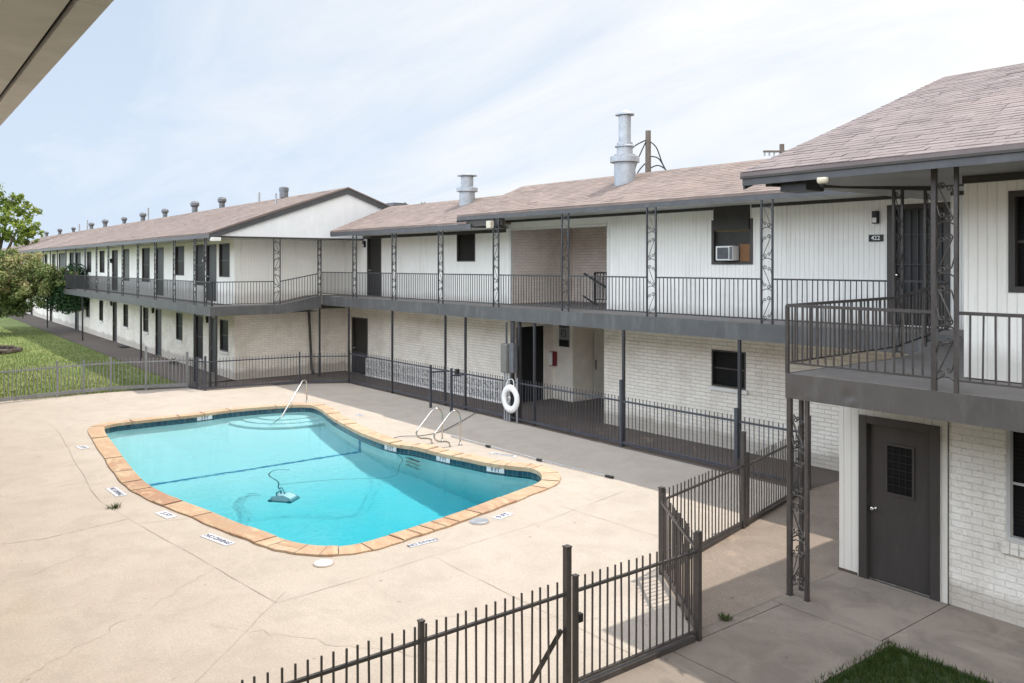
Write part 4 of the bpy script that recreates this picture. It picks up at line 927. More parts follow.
pq = part('number_plate', B().box(0.63, 0.91, -0.025, -0.002, 4.54, 4.67), 'black', mw, 'black plate reading 422')
text_obj('422', 0.115, 'plastic', (0.77, -0.03, 4.605), basis((1, 0, 0), (0, 0, 1)), pq)
# window with boarded top for the air conditioner
aw = part('window', B().box(-3.04, -2.97, -0.02, 0.08, 4.10, 5.10).box(-2.03, -1.96, -0.02, 0.08, 4.10, 5.10).box(-2.97, -2.03, -0.02, 0.08, 4.10, 4.165), 'frame', mw, 'boarded window holding an air conditioner')
part('pane', B().quad((-2.97, 0.06, 4.16), (-2.03, 0.06, 4.16), (-2.03, 0.06, 4.83), (-2.97, 0.06, 4.83)), 'tin', aw)
part('board', B().box(-2.965, -2.035, -0.045, 0.02, 4.86, 5.458), 'tin', aw)
part('ply_panel', B().box(-2.30, -2.05, 0.01, 0.03, 4.17, 4.55), 'ply', aw)
d4 = door(mw, 1.0, 2.1, 2.97, 5.22, 0, 'door_d', fw=0.09, label='dark security door beside the 422 plate')
sb = B()
for i in range(7): sb.box(1.13 + i * 0.138 - 0.007, 1.13 + i * 0.138 + 0.007, 0.01, 0.03, 3.02, 5.1)
for z in (3.55, 4.1, 4.65): sb.box(1.1, 2.0, 0.004, 0.02, z - 0.01, z + 0.01)
part('security_bars', sb, 'iron', d4)
part('frieze', B().box(-20.2, -10.4, -0.03, -0.002, 5.05, 5.16).box(-10.38, -3.0, -0.03, -0.002, 5.33, 5.46).box(-1.98, 9, -0.03, -0.002, 5.33, 5.46), 'frieze', mw)
EV = -1.62
SL = 0.36
z1r = 5.50 + SL * 2.75; z2r = 5.29 + SL * 2.72
r1 = roofsurf(-10.62, 9, EV, 0.9, 8.5, 5.50, z1r, ze1=5.2)
tabs(r1, -10.62, 9, EV, 5.503, 0.9, z1r + 0.003, sag=0.005)
r1.quad((-10.62, EV, 5.496), (-10.6, 0.9, z1r), (-11.6, 0.9, z2r + 0.004), (-10.72, EV + 0.05, 5.312))
r1.quad((-10.6, 0.9, z1r), (-10.6, 8.5, 5.2), (-11.4, 8.5, 5.1), (-11.4, 0.9, z2r + 0.004))
part('roof', r1, 'shingle', mw, 'raised tan shingle roof')
r2 = roofsurf(-18.3, -10.2, EV, 0.85, 8.5, 5.29, z2r, ze1=5.0)
tabs(r2, -18.3, -10.62, EV, 5.293, 0.85, z2r + 0.003, sag=0.005)
part('roof', r2, 'shingle', mw, 'lower tan shingle roof at the inner corner')
fb = B().box(-10.64, 9, EV + 0.005, EV + 0.03, 5.345, 5.448).box(-18.3, -10.0, EV + 0.012, EV + 0.035, 5.09, 5.238)
fb.prism([(-18.31, EV + 0.01, 5.25), (-18.31, 0.85, z2r - 0.04), (-18.31, 0.85, z2r - 0.13), (-18.31, EV + 0.01, 5.12)], (-0.025, 0, 0))
part('fascia', fb, 'fascia', mw)
part('soffit', B().quad((-10.6, EV + 0.01, 5.40), (9, EV + 0.01, 5.40), (9, 0.1, 5.40), (-10.6, 0.1, 5.40)).quad((-18.3, EV + 0.02, 5.15), (-10.3, EV + 0.02, 5.15), (-10.3, 0.1, 5.15), (-18.3, 0.1, 5.15)), 'soffit', mw)
part('eave_bar', B().box(-10.55, -8.7, -1.56, -1.44, 5.16, 5.34), 'frieze', mw)  # dark box painted in for the unlit opening under the raised eave end
part('junction_box', B().box(-9.16, -8.96, -1.72, -1.60, 5.08, 5.28), 'eyellow', mw, 'cream junction box on the balcony column', bevel=0.01)
cp = [(-19.32, -19.08), (-16.72, -16.48), (-14.18, -13.95), (-11.6, -11.37), (-9.0, -8.77), (-6.3, -6.07), (-3.58, -3.33), (-0.70, -0.46)]
pls = []
for i, (a, c_) in enumerate(cp): column(mw, (a, VB + 0.01), (c_, VB + 0.01), 2.95, 5.12 if c_ < -10 else 5.38, 'iron', 0.032)
for (a0, a1), (b0, b1) in zip(cp[:-1], cp[1:]): railing(mw, [(a1, VB + 0.01, 0), (b0, VB + 0.01, 0)], 3.05, 3.82, 'iron', pls)
railing(mw, [(-0.46, VB + 0.01, 0), (2.75, VB + 0.01, 0)], 3.05, 3.82, 'iron', pls)
repeats(mw, 'baluster', picket_mesh(0.77, 0.014, 'iron'), 'iron', pls)
for u in (-19.23, -17.04, -14.2, -11.27, -10.29, -7.34, -4.29, -1.21): post(mw, u, VB + 0.03, 0, 2.63, 'iron', 0.055)
for u, dv in ((-8.24, 0), (-7.98, 0.02)): post(mw, u, VB + 0.05 + dv, 0, 2.63, 'iron', 0.08)
# chimneys on the roof
def chimney(x, y, prof_base, pipe, cap, ring, label):
    z = 5.5 + SL * (y + 2.0) if x > -10.3 else 5.29 + SL * (y + 2.0)
    o = part('chimney', B().lathe((x, y, z - 0.3), [(p[0], p[1] + 0.3) for p in prof_base], 28), 'galv', mw, label)
    part('chimney_ring', B().lathe((x, y, z), ring, 28), 'galv', o)
    part('flue', B().lathe((x, y, z), pipe, 24), 'galv', o)
    part('chimney_cap', B().lathe((x, y, z), cap, 28), 'galv', o)
chimney(-5.8, 0.12, [(0.27, -0.3), (0.27, 0.62)], [(0.20, 0.6), (0.20, 0.92), (0.155, 0.92), (0.155, 1.60)], [(0.05, 1.60), (0.24, 1.615), (0.24, 1.645), (0.12, 1.72), (0.02, 1.77)],
        [(0.30, 0.42), (0.37, 0.42), (0.37, 0.56), (0.29, 0.58), (0.20, 0.60), (0.20, 0.80), (0.255, 0.81), (0.255, 0.835), (0.17, 0.88)], 'tall galvanised chimney with conical cap and collars')
chimney(-12.75, 0.32, [(0.25, -0.3), (0.25, 0.36)], [(0.2, 0.3), (0.2, 0.78)], [(0.06, 0.78), (0.32, 0.80), (0.32, 0.82), (0.05, 0.90)], [(0.26, 0.30), (0.34, 0.30), (0.34, 0.42), (0.22, 0.46)], 'short galvanised chimney with flat cap')

# low breeze block wall against the lower brick wall
bw = thing('breeze_block_wall', 'low white breeze block screen along the foot of the brick wall', 'block wall', (-9.0, 15.13, 0), TH)
nb = 26; u0, u1 = -18.44, -10.5; bs = (u1 - u0) / nb
blk = B().box(-bs / 2, bs / 2, -0.10, 0, 0, 0.025).box(-bs / 2, bs / 2, -0.10, 0, 0.28, 0.305).box(-bs / 2, -bs / 2 + 0.022, -0.10, 0, 0.025, 0.28).box(bs / 2 - 0.022, bs / 2, -0.10, 0, 0.025, 0.28)
for sx, sz in ((-1, -1), (1, -1), (-1, 1), (1, 1)):
    pts = [(sx * (bs / 2 - 0.02) - sx * 0.115 * math.cos(t), -0.05, 0.1525 + sz * 0.135 - sz * 0.115 * math.sin(t)) for t in [i * math.pi / 2 / 5 for i in range(6)]]
    for p, q in zip(pts[:-1], pts[1:]): blk.bar(p, q, 0.09, 0.022)
blk.bar((-0.02, -0.05, 0.1525), (0.02, -0.05, 0.1525), 0.09, 0.06)
bme = blk.mesh('breeze_block', M['block'])
for r in range(2):
    for i in range(nb):
        o = bpy.data.objects.new('breeze_block', bme); C.objects.link(o); o.parent = bw; o.location = (u0 + (i + 0.5) * bs, -0.01, 0.02 + r * 0.31)
part('gap_shade', B().quad((u0, -0.008, 0.02), (u1, -0.008, 0.02), (u1, -0.008, 0.64), (u0, -0.008, 0.64)), 'blockgap', bw)  # near-black sheet: shade of the block gaps painted in
part('footing', B().box(u0 - 0.02, u1 + 0.02, -0.14, -0.009, 0, 0.02), 'block', bw)

# window air conditioner
o_m = Matrix.Translation((-9.0, 15.13, 0)) @ Matrix.Rotation(TH, 4, 'Z')
def mwp(x, y, z): return tuple(o_m @ Vector((x, y, z)))
ac = thing('air_conditioner', 'white window air conditioner hanging out of the boarded upstairs window', 'air conditioner', mwp(-2.54, 0, 4.19), TH)
part('case', B().box(-0.25, 0.20, -0.20, 0.04, 0.0, 0.32), 'plastic', ac, bevel=0.012)
part('grille', B().box(-0.20, 0.09, -0.212, -0.202, 0.035, 0.285), 'ventm', ac)
gsl = B()
for i in range(9): gsl.box(-0.19, 0.08, -0.220, -0.213, 0.045 + i * 0.026, 0.053 + i * 0.026)
part('louvre', gsl, 'black', ac)
part('side_panel', B().box(0.12, 0.19, -0.210, -0.202, 0.02, 0.30), 'ventm', ac)

# electrical box on the pair of posts with conduits below
eb = thing('electrical_box', 'grey electrical meter box on two dark posts above the life ring', 'electrical box', mwp(-8.12, -1.75, 1.28), TH)
part('cabinet', B().box(-0.20, 0.06, -0.14, 0.06, 0.0, 0.76), 'meterbox', eb, bevel=0.015)
part('cabinet_door', B().box(-0.18, 0.04, -0.155, -0.142, 0.03, 0.70), 'meterbox', eb)
part('meter', B().box(0.08, 0.26, -0.10, 0.05, 0.02, 0.78), 'ventm', eb, bevel=0.01)
for x, z1 in ((-0.18, 0.0), (-0.08, 0.0), (0.02, 0.0), (0.33, -0.1)): part('conduit', B().tube([(x, -0.02, -1.26), (x, -0.02, z1)], 0.022, 8), 'galv', eb)
for x in (-0.10, 0.16): part('conduit', B().tube([(x, -0.02, 0.75), (x, -0.02, 1.32)], 0.025, 8), 'iron_n', eb)
# life ring on the fence
lr = thing('life_ring', 'white life ring hung by its rope on the pool fence', 'life ring', mwp(-8.02, -1.80, 0.62), TH)
tor = B(); vs = []; nn, mm = 40, 12
for i in range(nn):
    a = 2 * math.pi * i / nn
    for j in range(mm):
        t = 2 * math.pi * j / mm; rr = 0.26 + 0.085 * math.cos(t); vs.append((rr * math.cos(a), 0.06 * math.sin(t), rr * math.sin(a) * 1.08))
tor.add(vs, [(i * mm + j, i * mm + (j + 1) % mm, ((i + 1) % nn) * mm + (j + 1) % mm, ((i + 1) % nn) * mm + j) for i in range(nn) for j in range(mm)])
part('ring', tor, 'plastic', lr, smooth=True)
part('rope', B().tube(smoothpath([(-0.16, -0.03, 0.27), (-0.12, 0.0, 0.44), (-0.04, 0.02, 0.50), (0.06, 0.02, 0.50), (0.13, 0.0, 0.43), (0.17, -0.03, 0.26)]), 0.012, 6), 'plastic', lr, smooth=True)
part('throw_line', B().tube([(0.06 * math.cos(i * 0.7) - 0.02, -0.04 - 0.004 * i % 0.03, -0.02 + 0.09 * math.sin(i * 0.7 + 0.5) * (1 - i * 0.01)) for i in range(40)], 0.013, 5), 'soffit', lr, smooth=True)

# ------------------------------------------------------------------ near wing at the door
nw = thing('apartment_building', 'near two storey wing with brown door and wide balcony under a shingle gable roof', 'apartment building', (0, 12, 0))
YN = 10.27
b = B().wall(-4.67, 8, 0, 2.46, YN, [(-4.02, -3.1, 0.95, 2.24), (0.5, 1.5, 0.95, 2.24)])
part('lower_wall', b, 'brick2', nw, 'rough white painted brick wall')
b = B().wall(-6.09, -4.67, 0, 2.46, YN - 0.01, [(-5.74, -4.82, 0.0, 2.08)]); b.quad((-6.09, YN - 0.01, 0), (-6.09, YN - 0.01, 2.46), (-6.09, 15.0, 2.46), (-6.09, 15.0, 0))
b.quad((-4.67, YN - 0.01, 0), (-4.67, YN, 0), (-4.67, YN, 2.46), (-4.67, YN - 0.01, 2.46))
part('entry_wall', b, 'siding_near', nw, 'cream siding around the brown door')
b = B().wall(-4.49, 8, 2.76, 5.14, YN, [(-4.0, -3.1, 3.78, 4.94), (0.5, 1.5, 3.78, 4.94)]); b.quad((-4.49, YN, 2.76), (-4.49, YN, 5.3), (-4.49, 15.0, 5.3), (-4.49, 15.0, 2.76))
part('upper_wall', b, 'siding_near', nw, 'cream grooved siding upper wall')
part('plinth', B().box(-6.1, -5.83, YN - 0.02, YN - 0.011, 0.0, 0.035), 'dirt', nw)
# entrance door
ed = part('door', B().box(-5.69, -4.87, YN + 0.03, YN + 0.07, 0.012, 2.03), 'door', nw, 'brown entrance door with small barred window', bevel=0.004)
f = B()
for a, c_, d, e in ((-5.80, -5.69, 0, 2.13), (-4.87, -4.76, 0, 2.13)): f.box(a, c_, YN - 0.04, YN + 0.075, d, e)
f.box(-5.69, -4.87, YN - 0.04, YN + 0.075, 2.03, 2.13)
part('door_frame', f, 'door', ed, bevel=0.006)
g = B()
g.box(-5.47, -5.44, YN + 0.015, YN + 0.029, 1.15, 1.81).box(-5.12, -5.09, YN + 0.015, YN + 0.029, 1.15, 1.81).box(-5.44, -5.12, YN + 0.015, YN + 0.029, 1.78, 1.81).box(-5.44, -5.12, YN + 0.015, YN + 0.029, 1.15, 1.18)
part('glazing_frame', g, 'door', ed)
part('glass', B().quad((-5.44, YN + 0.026, 1.18), (-5.12, YN + 0.026, 1.18), (-5.12, YN + 0.026, 1.78), (-5.44, YN + 0.026, 1.78)), 'glassd', ed)
g = B()
for i in range(1, 6): g.box(-5.44, -5.12, YN + 0.020, YN + 0.024, 1.18 + i * 0.1 - 0.003, 1.18 + i * 0.1 + 0.003)
for i in range(1, 4): g.box(-5.44 + i * 0.08 - 0.003, -5.44 + i * 0.08 + 0.003, YN + 0.016, YN + 0.0195, 1.18, 1.78)
part('window_bars', g, 'black', ed)
kb = B().lathe((0, 0, 0), [(0.033, 0), (0.033, 0.008), (0.012, 0.012), (0.012, 0.035), (0.028, 0.045), (0.030, 0.06), (0.018, 0.072)], 18); kb.v = [(-5.62 + a, YN + 0.03 - c, 0.93 + b_) for a, b_, c in kb.v]
part('handle', kb, 'steel', ed, smooth=True)
for z in (0.25, 1.0, 1.78): part('hinge', B().box(-4.885, -4.865, YN + 0.018, YN + 0.029, z - 0.05, z + 0.05), 'black', ed)
part('corner_seam', B().box(-4.672, -4.66, YN - 0.014, YN - 0.011, 0, 2.46), 'frieze', nw)
window(nw, -4.02, -3.1, 0.95, 2.24, YN, 'glassd', 'soffit', 0.04, depth=0.07, label='lower window beside the brown door')
sl_ = B()
for i in range(11): sl_.box(-4.06 + i * 0.095, -4.06 + i * 0.095 + 0.087, YN - 0.05, YN - 0.013, 0.80, 0.938)
part('brick_sill', sl_, 'brick2', nw)
window(nw, -4.0, -3.1, 3.78, 4.94, YN, 'glassd', 'frame', 0.07, depth=0.07, label='upper window over the balcony')
window(nw, 0.5, 1.5, 0.95, 2.24, YN, 'glassd', 'soffit', 0.04); window(nw, 0.5, 1.5, 3.78, 4.94, YN, 'glassd', 'frame', 0.06)
# balcony deck and its metal edge
YE = 8.97
b = B().box(-6.03, 8, YE + 0.02, YN, 2.50, 2.745).box(-6.03, -4.49, YN, 11.75, 2.50, 2.745)
b.prism([(-6.03, 11.75, 2.50), (-6.03, 13.45, 2.68), (-6.03, 13.45, 2.94), (-6.03, 11.75, 2.745)], (1.54, 0, 0)); b.box(-6.03, -4.49, 13.45, 15.1, 2.68, 2.94)
part('balcony_deck', b, 'balcony', nw)
# dented sheet metal edge: subdivided strip with small dents
e = B(); nx = 220
def dent(x, z):
    d = 0.0
    for cx, cz, r_, a in ((-5.72, 2.62, 0.10, 0.010), (-5.22, 2.56, 0.07, 0.018), (-5.15, 2.50, 0.05, -0.012), (-4.5, 2.6, 0.2, 0.006), (-5.9, 2.48, 0.06, 0.015), (-3.9, 2.55, 0.15, 0.007)):
        d += a * math.exp(-((x - cx) ** 2 + (z - cz) ** 2) / (r_ * r_))
    return d + 0.003 * math.sin(x * 5.1 + z * 3)
zsr = [2.44 + 0.31 * k / 12 for k in range(13)]
for i in range(nx + 1):
    x = -6.05 + (3.2 if i == nx else 3.2 * i / nx) if i < nx else 8
    for z in zsr: e.v.append((x, YE - 0.003 + dent(x, z), z))
for i in range(nx):
    for k in range(12): e.f.append((i * 13 + k, (i + 1) * 13 + k, (i + 1) * 13 + k + 1, i * 13 + k + 1)); e.t.append(0)
part('deck_edge', e, 'fascia_b', nw, 'dented brown metal balcony edge', smooth=True)
part('deck_edge', B().box(-6.05, -6.035, YE, 13.4, 2.44, 2.75), 'fascia_b', nw)
part('ceiling', B().quad((-6.04, YE + 0.02, 2.452), (8, YE + 0.02, 2.452), (8, YN, 2.452), (-6.04, YN, 2.452)), 'soffit_n', nw)
pls = []
railing(nw, [(-6.04, YE + 0.03, 0), (-4.26, YE + 0.03, 0)], 2.88, 3.59, 'iron_b', pls, 0.102, 0.045, 0.035)
railing(nw, [(-4.0, YE + 0.03, 0), (8, YE + 0.03, 0)], 2.88, 3.59, 'iron_b', pls, 0.125, 0.045, 0.035)
railing(nw, [(-6.04, YE + 0.03, 0), (-6.06, 11.7, 0.03), (-6.1, 13.4, 0.22)], 2.88, 3.59, 'iron_b', pls, 0.108, 0.045, 0.035)
repeats(nw, 'baluster', picket_mesh(0.72, 0.016, 'iron_b'), 'iron_b', pls)
post(nw, -6.04, YE + 0.03, 2.75, 3.59, 'iron_b', 0.04)
part('post', B().box(-4.265, -4.215, YE + 0.005, YE + 0.055, 2.65, 5.13), 'iron_b', nw)
o = part('post', B().box(-4.03, -3.99, YE + 0.01, YE + 0.05, 2.65, 5.13), 'iron_b', nw)
s = bpy.data.objects.new('scrollwork', scroll_mesh(0.185, 2.2, 'iron_b', 0.008)); C.objects.link(s); s.parent = o; s.location = (-4.122, YE + 0.03, 2.85)
column(nw, (-6.08, 11.68), (-6.08, 11.93), 2.75, 5.27, 'iron_b', 0.035)
column(nw, (-6.08, 12.62), (-6.08, 12.9), 2.85, 5.29, 'iron_b', 0.035)
# ground level corner column: three posts with scrollwork
for x, y, w_ in ((-6.0, 8.99, 0.055), (-5.76, 8.99, 0.045), (-6.0, 9.24, 0.045)):
    part('post', B().box(x - w_ / 2, x + w_ / 2, y - w_ / 2, y + w_ / 2, 0, 2.45), 'iron_b', nw)
o = part('column_foot', B().box(-6.04, -5.96, 8.95, 9.03, 0, 0.01).box(-5.79, -5.73, 8.96, 9.02, 0, 0.01).box(-6.03, -5.97, 9.21, 9.27, 0, 0.01), 'iron_b', nw)
for cx, cy, rz in ((-5.88, 8.99, 0), (-6.0, 9.115, R(90))):
    s = bpy.data.objects.new('scrollwork', scroll_mesh(0.20, 2.2, 'iron_b', 0.008)); C.objects.link(s); s.parent = o; s.location = (cx, cy, 0.1); s.rotation_euler = (0, 0, rz)
# roof of the near wing
r = roofsurf(-6.45, 8.5, 8.6, 14.06, 19.5, 5.245, 5.245 + 0.36 * 5.46, 0.045)
tabs(r, -6.45, 8.5, 8.6, 5.248, 14.06, 5.248 + 0.36 * 5.46, sag=0.004)
part('roof', r, 'shingle2', nw, 'pinkish shingle gable roof')
fb = B().box(-6.42, 8.5, 8.605, 8.63, 5.085, 5.196)
fb.prism([(-6.43, 8.632, 5.19), (-6.43, 14.06, 7.15), (-6.43, 14.06, 6.98), (-6.43, 8.632, 5.04)], (0.025, 0, 0))
part('fascia', fb, 'fascia', nw)
part('drip_edge', B().box(-6.44, 8.5, 8.585, 8.604, 5.17, 5.20), 'frieze', nw)
sf = B().quad((-6.4, 8.63, 5.125), (8.5, 8.63, 5.125), (8.5, YN, 5.15), (-6.4, YN, 5.15)).quad((-6.4, YN, 5.15), (-4.49, YN, 5.15), (-4.49, 12.98, 5.31), (-6.4, 12.98, 5.31))
part('soffit', sf, 'soffit_n', nw)
part('eave_bar', B().bar((-6.1, 8.7, 5.09), (-6.1, 12.95, 5.27), 0.09, 0.06).box(-4.49, 8, YN - 0.05, YN - 0.003, 5.06, 5.145), 'frieze', nw)
part('gable_panel', B().add([(-6.36, 8.7, 5.13), (-6.36, 14.06, 7.08), (-6.36, 14.06, 5.13)], [(0, 1, 2)]), 'white', nw)
part('attic_box', B().box(-5.95, -5.6, 8.72, 9.1, 4.985, 5.12), 'black', nw, 'dark light fitting under the eave')
cmr = part('security_camera', B().lathe((-5.28, 8.55, 4.99), [(0.04, 0.03), (0.058, 0.045), (0.062, 0.065), (0.062, 0.10)], 20), 'eyellow', nw, 'cream dome security camera under the eave', smooth=True)
part('camera_dome', B().lathe((-5.28, 8.55, 4.985), [(0.01, 0.0), (0.022, 0.006), (0.032, 0.018), (0.036, 0.035)], 18), 'black', cmr, smooth=True)

# ------------------------------------------------------------------ the wing the view is taken from
cw = thing('apartment_building', 'taupe boarded roof overhang jutting in overhead from the viewing side', 'apartment building', (0, -4, 0))
sf = B()
for i in range(20):
    x1 = 4 - i * 2.44; x0 = x1 - 2.436
    sf.box(x0, x1, -1.5, 0.604, 5.135, 5.15)
part('soffit', sf, 'soffit_c', cw)
fb = B()
for i in range(10):
    x1 = 6.2 - i * 4.88; fb.box(x1 - 4.877, x1, 0.622, 0.73, 5.12, 5.26)
part('fascia', fb, 'soffit_c', cw)
part('soffit_gap', B().quad((-45, -1.5, 5.152), (8, -1.5, 5.152), (8, 0.729, 5.152), (-45, 0.729, 5.152)), 'dark', cw)
part('roof', B().quad((-45, 0.75, 5.265), (8, 0.75, 5.265), (8, -6, 7.6), (-45, -6, 7.6)), 'shingle', cw)
part('upper_wall', B().quad((-45, -1.5, 2.745), (8, -1.5, 2.745), (8, -1.5, 5.14), (-45, -1.5, 5.14)), 'siding', cw)
part('lower_wall', B().quad((-45, -1.5, 0), (8, -1.5, 0), (8, -1.5, 2.5), (-45, -1.5, 2.5)), 'brick', cw)
part('balcony_deck', B().box(-45, 8, -1.5, -0.10, 2.44, 2.745), 'balcony', cw)

# ------------------------------------------------------------------ fences
def fence(name, label, cat, runs, m, ztop=1.10, zr=0.97, zb=0.09, posts=(), pw=0.016, sp=0.105, rail=0.035, base=None, kerb=None, rotowner=None, botrail=None):
    base = base or (runs[0][0][0], runs[0][0][1], 0)
    t = thing(name, label, cat, base, 0)
    pls = []
    for p, q in runs:
        d = Vector(q) - Vector(p); n = max(1, int(round(d.length / sp))); rz = math.atan2(d.y, d.x)
        r = part('top_rail', B().bar((*p, zr), (*q, zr), rail, rail), m, t)
        part('bottom_rail', B().bar((*p, zb), (*q, zb), rail, rail if not botrail else botrail), m, t)
        for i in range(1, n):
            loc = (p[0] + d.x * i / n, p[1] + d.y * i / n, zb)
            pls.append((t, loc, rz, (Vector(loc) - CAM).length))
    repeats(t, 'picket', picket_mesh(ztop - zb, pw, m), m, pls)
    for x, y, h, w_ in posts:
        o = part('post', B().box(x - w_ / 2, x + w_ / 2, y - w_ / 2, y + w_ / 2, 0, h - 0.012), m, t)
        part('post_cap', B().box(x - w_ / 2 - 0.005, x + w_ / 2 + 0.005, y - w_ / 2 - 0.005, y + w_ / 2 + 0.005, h - 0.012, h), m, o)
    if kerb:
        part('base_plate', kerb, m, t)
    return t
fx = -5.9
f1 = fence('metal_fence', 'bronze picket fence with tall post closing the near side of the pool deck', 'fence', [((fx, -3.0), (fx, 5.2)), ((fx, 5.34), (fx, 7.08))], 'iron_b', 1.10, 0.965, 0.10,
           [(fx, 5.22, 1.42, 0.06), (fx, 5.325, 1.12, 0.045), (fx, 3.6, 1.14, 0.042), (fx, 0.9, 1.14, 0.05), (fx + 0.02, 7.11, 1.19, 0.052)], 0.0145, 0.1035, 0.028)
part('brace', B().bar((fx - 0.02, 5.16, 0.62), (fx - 0.30, 4.99, 0.02), 0.045, 0.045), 'iron_b', f1)
part('latch', B().box(fx - 0.02, fx + 0.03, 5.35, 5.40, 0.66, 0.74), 'black', f1)
part('gate_track', B().bar((fx, 5.4, 0.03), (fx, 7.05, 0.03), 0.06, 0.05), 'iron_b', f1)
fence('metal_gate', 'open bronze picket gate leaf swung back between two fence posts', 'gate', [((-7.40, 8.21), (-5.96, 7.17))], 'iron_b', 1.11, 0.965, 0.11, [(-7.43, 8.24, 1.155, 0.06), (-5.965, 7.185, 1.13, 0.05), (-6.62, 7.65, 1.11, 0.03), (-6.3, 7.42, 1.11, 0.03)], 0.017, 0.105, 0.035, botrail=0.09)
f3 = fence('metal_fence', 'bronze picket fence running from the open gate to the covered walkway', 'fence', [((-7.46, 8.27), (-7.97, 10.7)), ((-7.97, 10.78), (-8.58, 13.3))], 'iron_b', 1.10, 0.965, 0.10,
           [(-7.965, 10.70, 1.50, 0.062), (-7.99, 10.82, 1.16, 0.05)], 0.0145, 0.105, 0.028)
part('base_plate', B().bar((-7.44, 8.3, 0.03), (-8.57, 13.25, 0.03), 0.05, 0.06), 'iron_b', f3)
b0 = (-26.05, 12.98); b1 = (-8.58, 13.45)
def bl(t): return (b0[0] + (b1[0] - b0[0]) * t, b0[1] + (b1[1] - b0[1]) * t)
def ylin(x): return b0[1] + (x - b0[0]) * (b1[1] - b0[1]) / (b1[0] - b0[0])
f4 = fence('metal_fence', 'long blue grey picket fence between the pool deck and the covered walkway', 'fence', [(b0, (-19.95, ylin(-19.95))), ((-19.1, ylin(-19.1)), b1), ((-19.95, ylin(-19.95)), (-19.1, ylin(-19.1)))], 'iron_n', 1.13, 1.02, 0.09,
           [(-13.22, ylin(-13.22), 1.50, 0.07), (-10.12, ylin(-10.12) - 0.02, 1.28, 0.075), (-8.6, 13.46, 1.35, 0.07)], 0.0125, 0.105, 0.035, botrail=0.06)
for x, y in ((-20.1, 12.58), (-19.15, 12.66)):
    part('post', B().box(x - 0.03, x + 0.03, y - 0.03, y + 0.03, 0, 1.22), 'iron_n', f4)
    part('brace', B().bar((x, y, 1.02), (x + 0.1, ylin(x), 1.02), 0.04, 0.04), 'iron_n', f4)
part('latch', B().box(-19.62, -19.5, ylin(-19.6) - 0.06, ylin(-19.6) + 0.02, 0.92, 1.12), 'black', f4)
f5 = fence('metal_fence', 'dark picket fence wrapping the foot of the gable end', 'fence', [((-27.28, 8.52), (-26.9, 11.55)), ((-26.9, 11.55), (-26.08, 12.96))], 'iron_n', 1.05, 0.93, 0.08, [(-27.3, 8.49, 1.12, 0.06), (-26.9, 11.55, 1.1, 0.04)], 0.0125, 0.105, 0.035, botrail=0.06)
f6 = fence('metal_fence', 'silver grey picket fence along the edge of the lawn', 'fence', [((-28.35, -1.5), (-28.39, 2.9)), ((-28.39, 2.9), (-28.72, 4.45)), ((-28.72, 4.45), (-28.9, 6.0)), ((-28.9, 6.0), (-28.26, 8.2))], 'iron_l', 1.05, 0.93, 0.12,
           [(-28.72, 4.45, 1.12, 0.06), (-28.82, 5.2, 1.1, 0.045), (-28.9, 6.0, 1.12, 0.06), (-28.62, 7.0, 1.42, 0.06), (-28.26, 8.2, 1.2, 0.07)], 0.018, 0.112, 0.04, botrail=0.10)
fence('metal_gate', 'narrow grey gate panel between the lawn fence and the gable fence', 'gate', [((-28.23, 8.24), (-27.33, 8.48))], 'iron_n', 1.02, 0.93, 0.06, [(-27.75, 8.37, 1.05, 0.06)], 0.017, 0.105, 0.035, botrail=0.06)

# ------------------------------------------------------------------ trees and the rest
def tree(name, label, base, limbs, clumps, nleaf, size, lm, trunk_r, cat='tree', squash=0.8):
    t = thing(name, label, cat, base)
    tb = B()
    for pts, r0, r1 in limbs:
        sp_ = smoothpath([Vector(base) + Vector(p) for p in pts], 5); k = len(sp_)
        tb.tube(sp_, r0, 8, True, [r0 + (r1 - r0) * i / (k - 1) for i in range(k)])
    part('trunk', tb, 'bark', t, smooth=True)
    lb = B(); tot = sum(c_[3] ** 2 for c_ in clumps)
    bx, by, bz = base
    for cx, cy, cz, cr in clumps:
        n = int(nleaf * cr * cr / tot); shade = random.uniform(-0.16, 0.16)
        sub = [(random.gauss(0, 1), random.gauss(0, 1), random.gauss(0, 1)) for _ in range(14)]
        subs = []
        for s_ in sub:
            v = Vector(s_).normalized() * cr * random.uniform(0.55, 1.0); subs.append((Vector((cx, cy, cz)) + Vector((v.x, v.y, v.z * squash)), cr * random.uniform(0.22, 0.42), random.uniform(-0.14, 0.14)))
        for i in range(n):
            c_, rr, sh = random.choice(subs)
            d = Vector((random.gauss(0, 1), random.gauss(0, 1), random.gauss(0, 1))).normalized() * rr * random.random() ** 0.45
            p = c_ + d; nrm = (d.normalized() + Vector((random.gauss(0, .6), random.gauss(0, .6), random.gauss(0.35, .6)))).normalized()
            a = nrm.orthogonal().normalized(); a.rotate(Matrix.Rotation(random.uniform(0, 6.28), 3, nrm)); u = nrm.cross(a); s = size * random.uniform(0.6, 1.3)
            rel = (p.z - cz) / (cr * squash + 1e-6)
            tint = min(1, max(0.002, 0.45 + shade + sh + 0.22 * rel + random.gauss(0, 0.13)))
            q = Vector((bx, by, bz)) + p
            lb.add([q - a * s * 0.55, q + u * s * 0.30, q + a * s * 0.55, q - u * s * 0.30], [(0, 1, 2, 3)], tint)
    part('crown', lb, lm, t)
    return t
def along(a, z, r, dp=0.0): return (a * 0.611 - dp * 0.79, a * 0.791 + dp * 0.61, z, r)
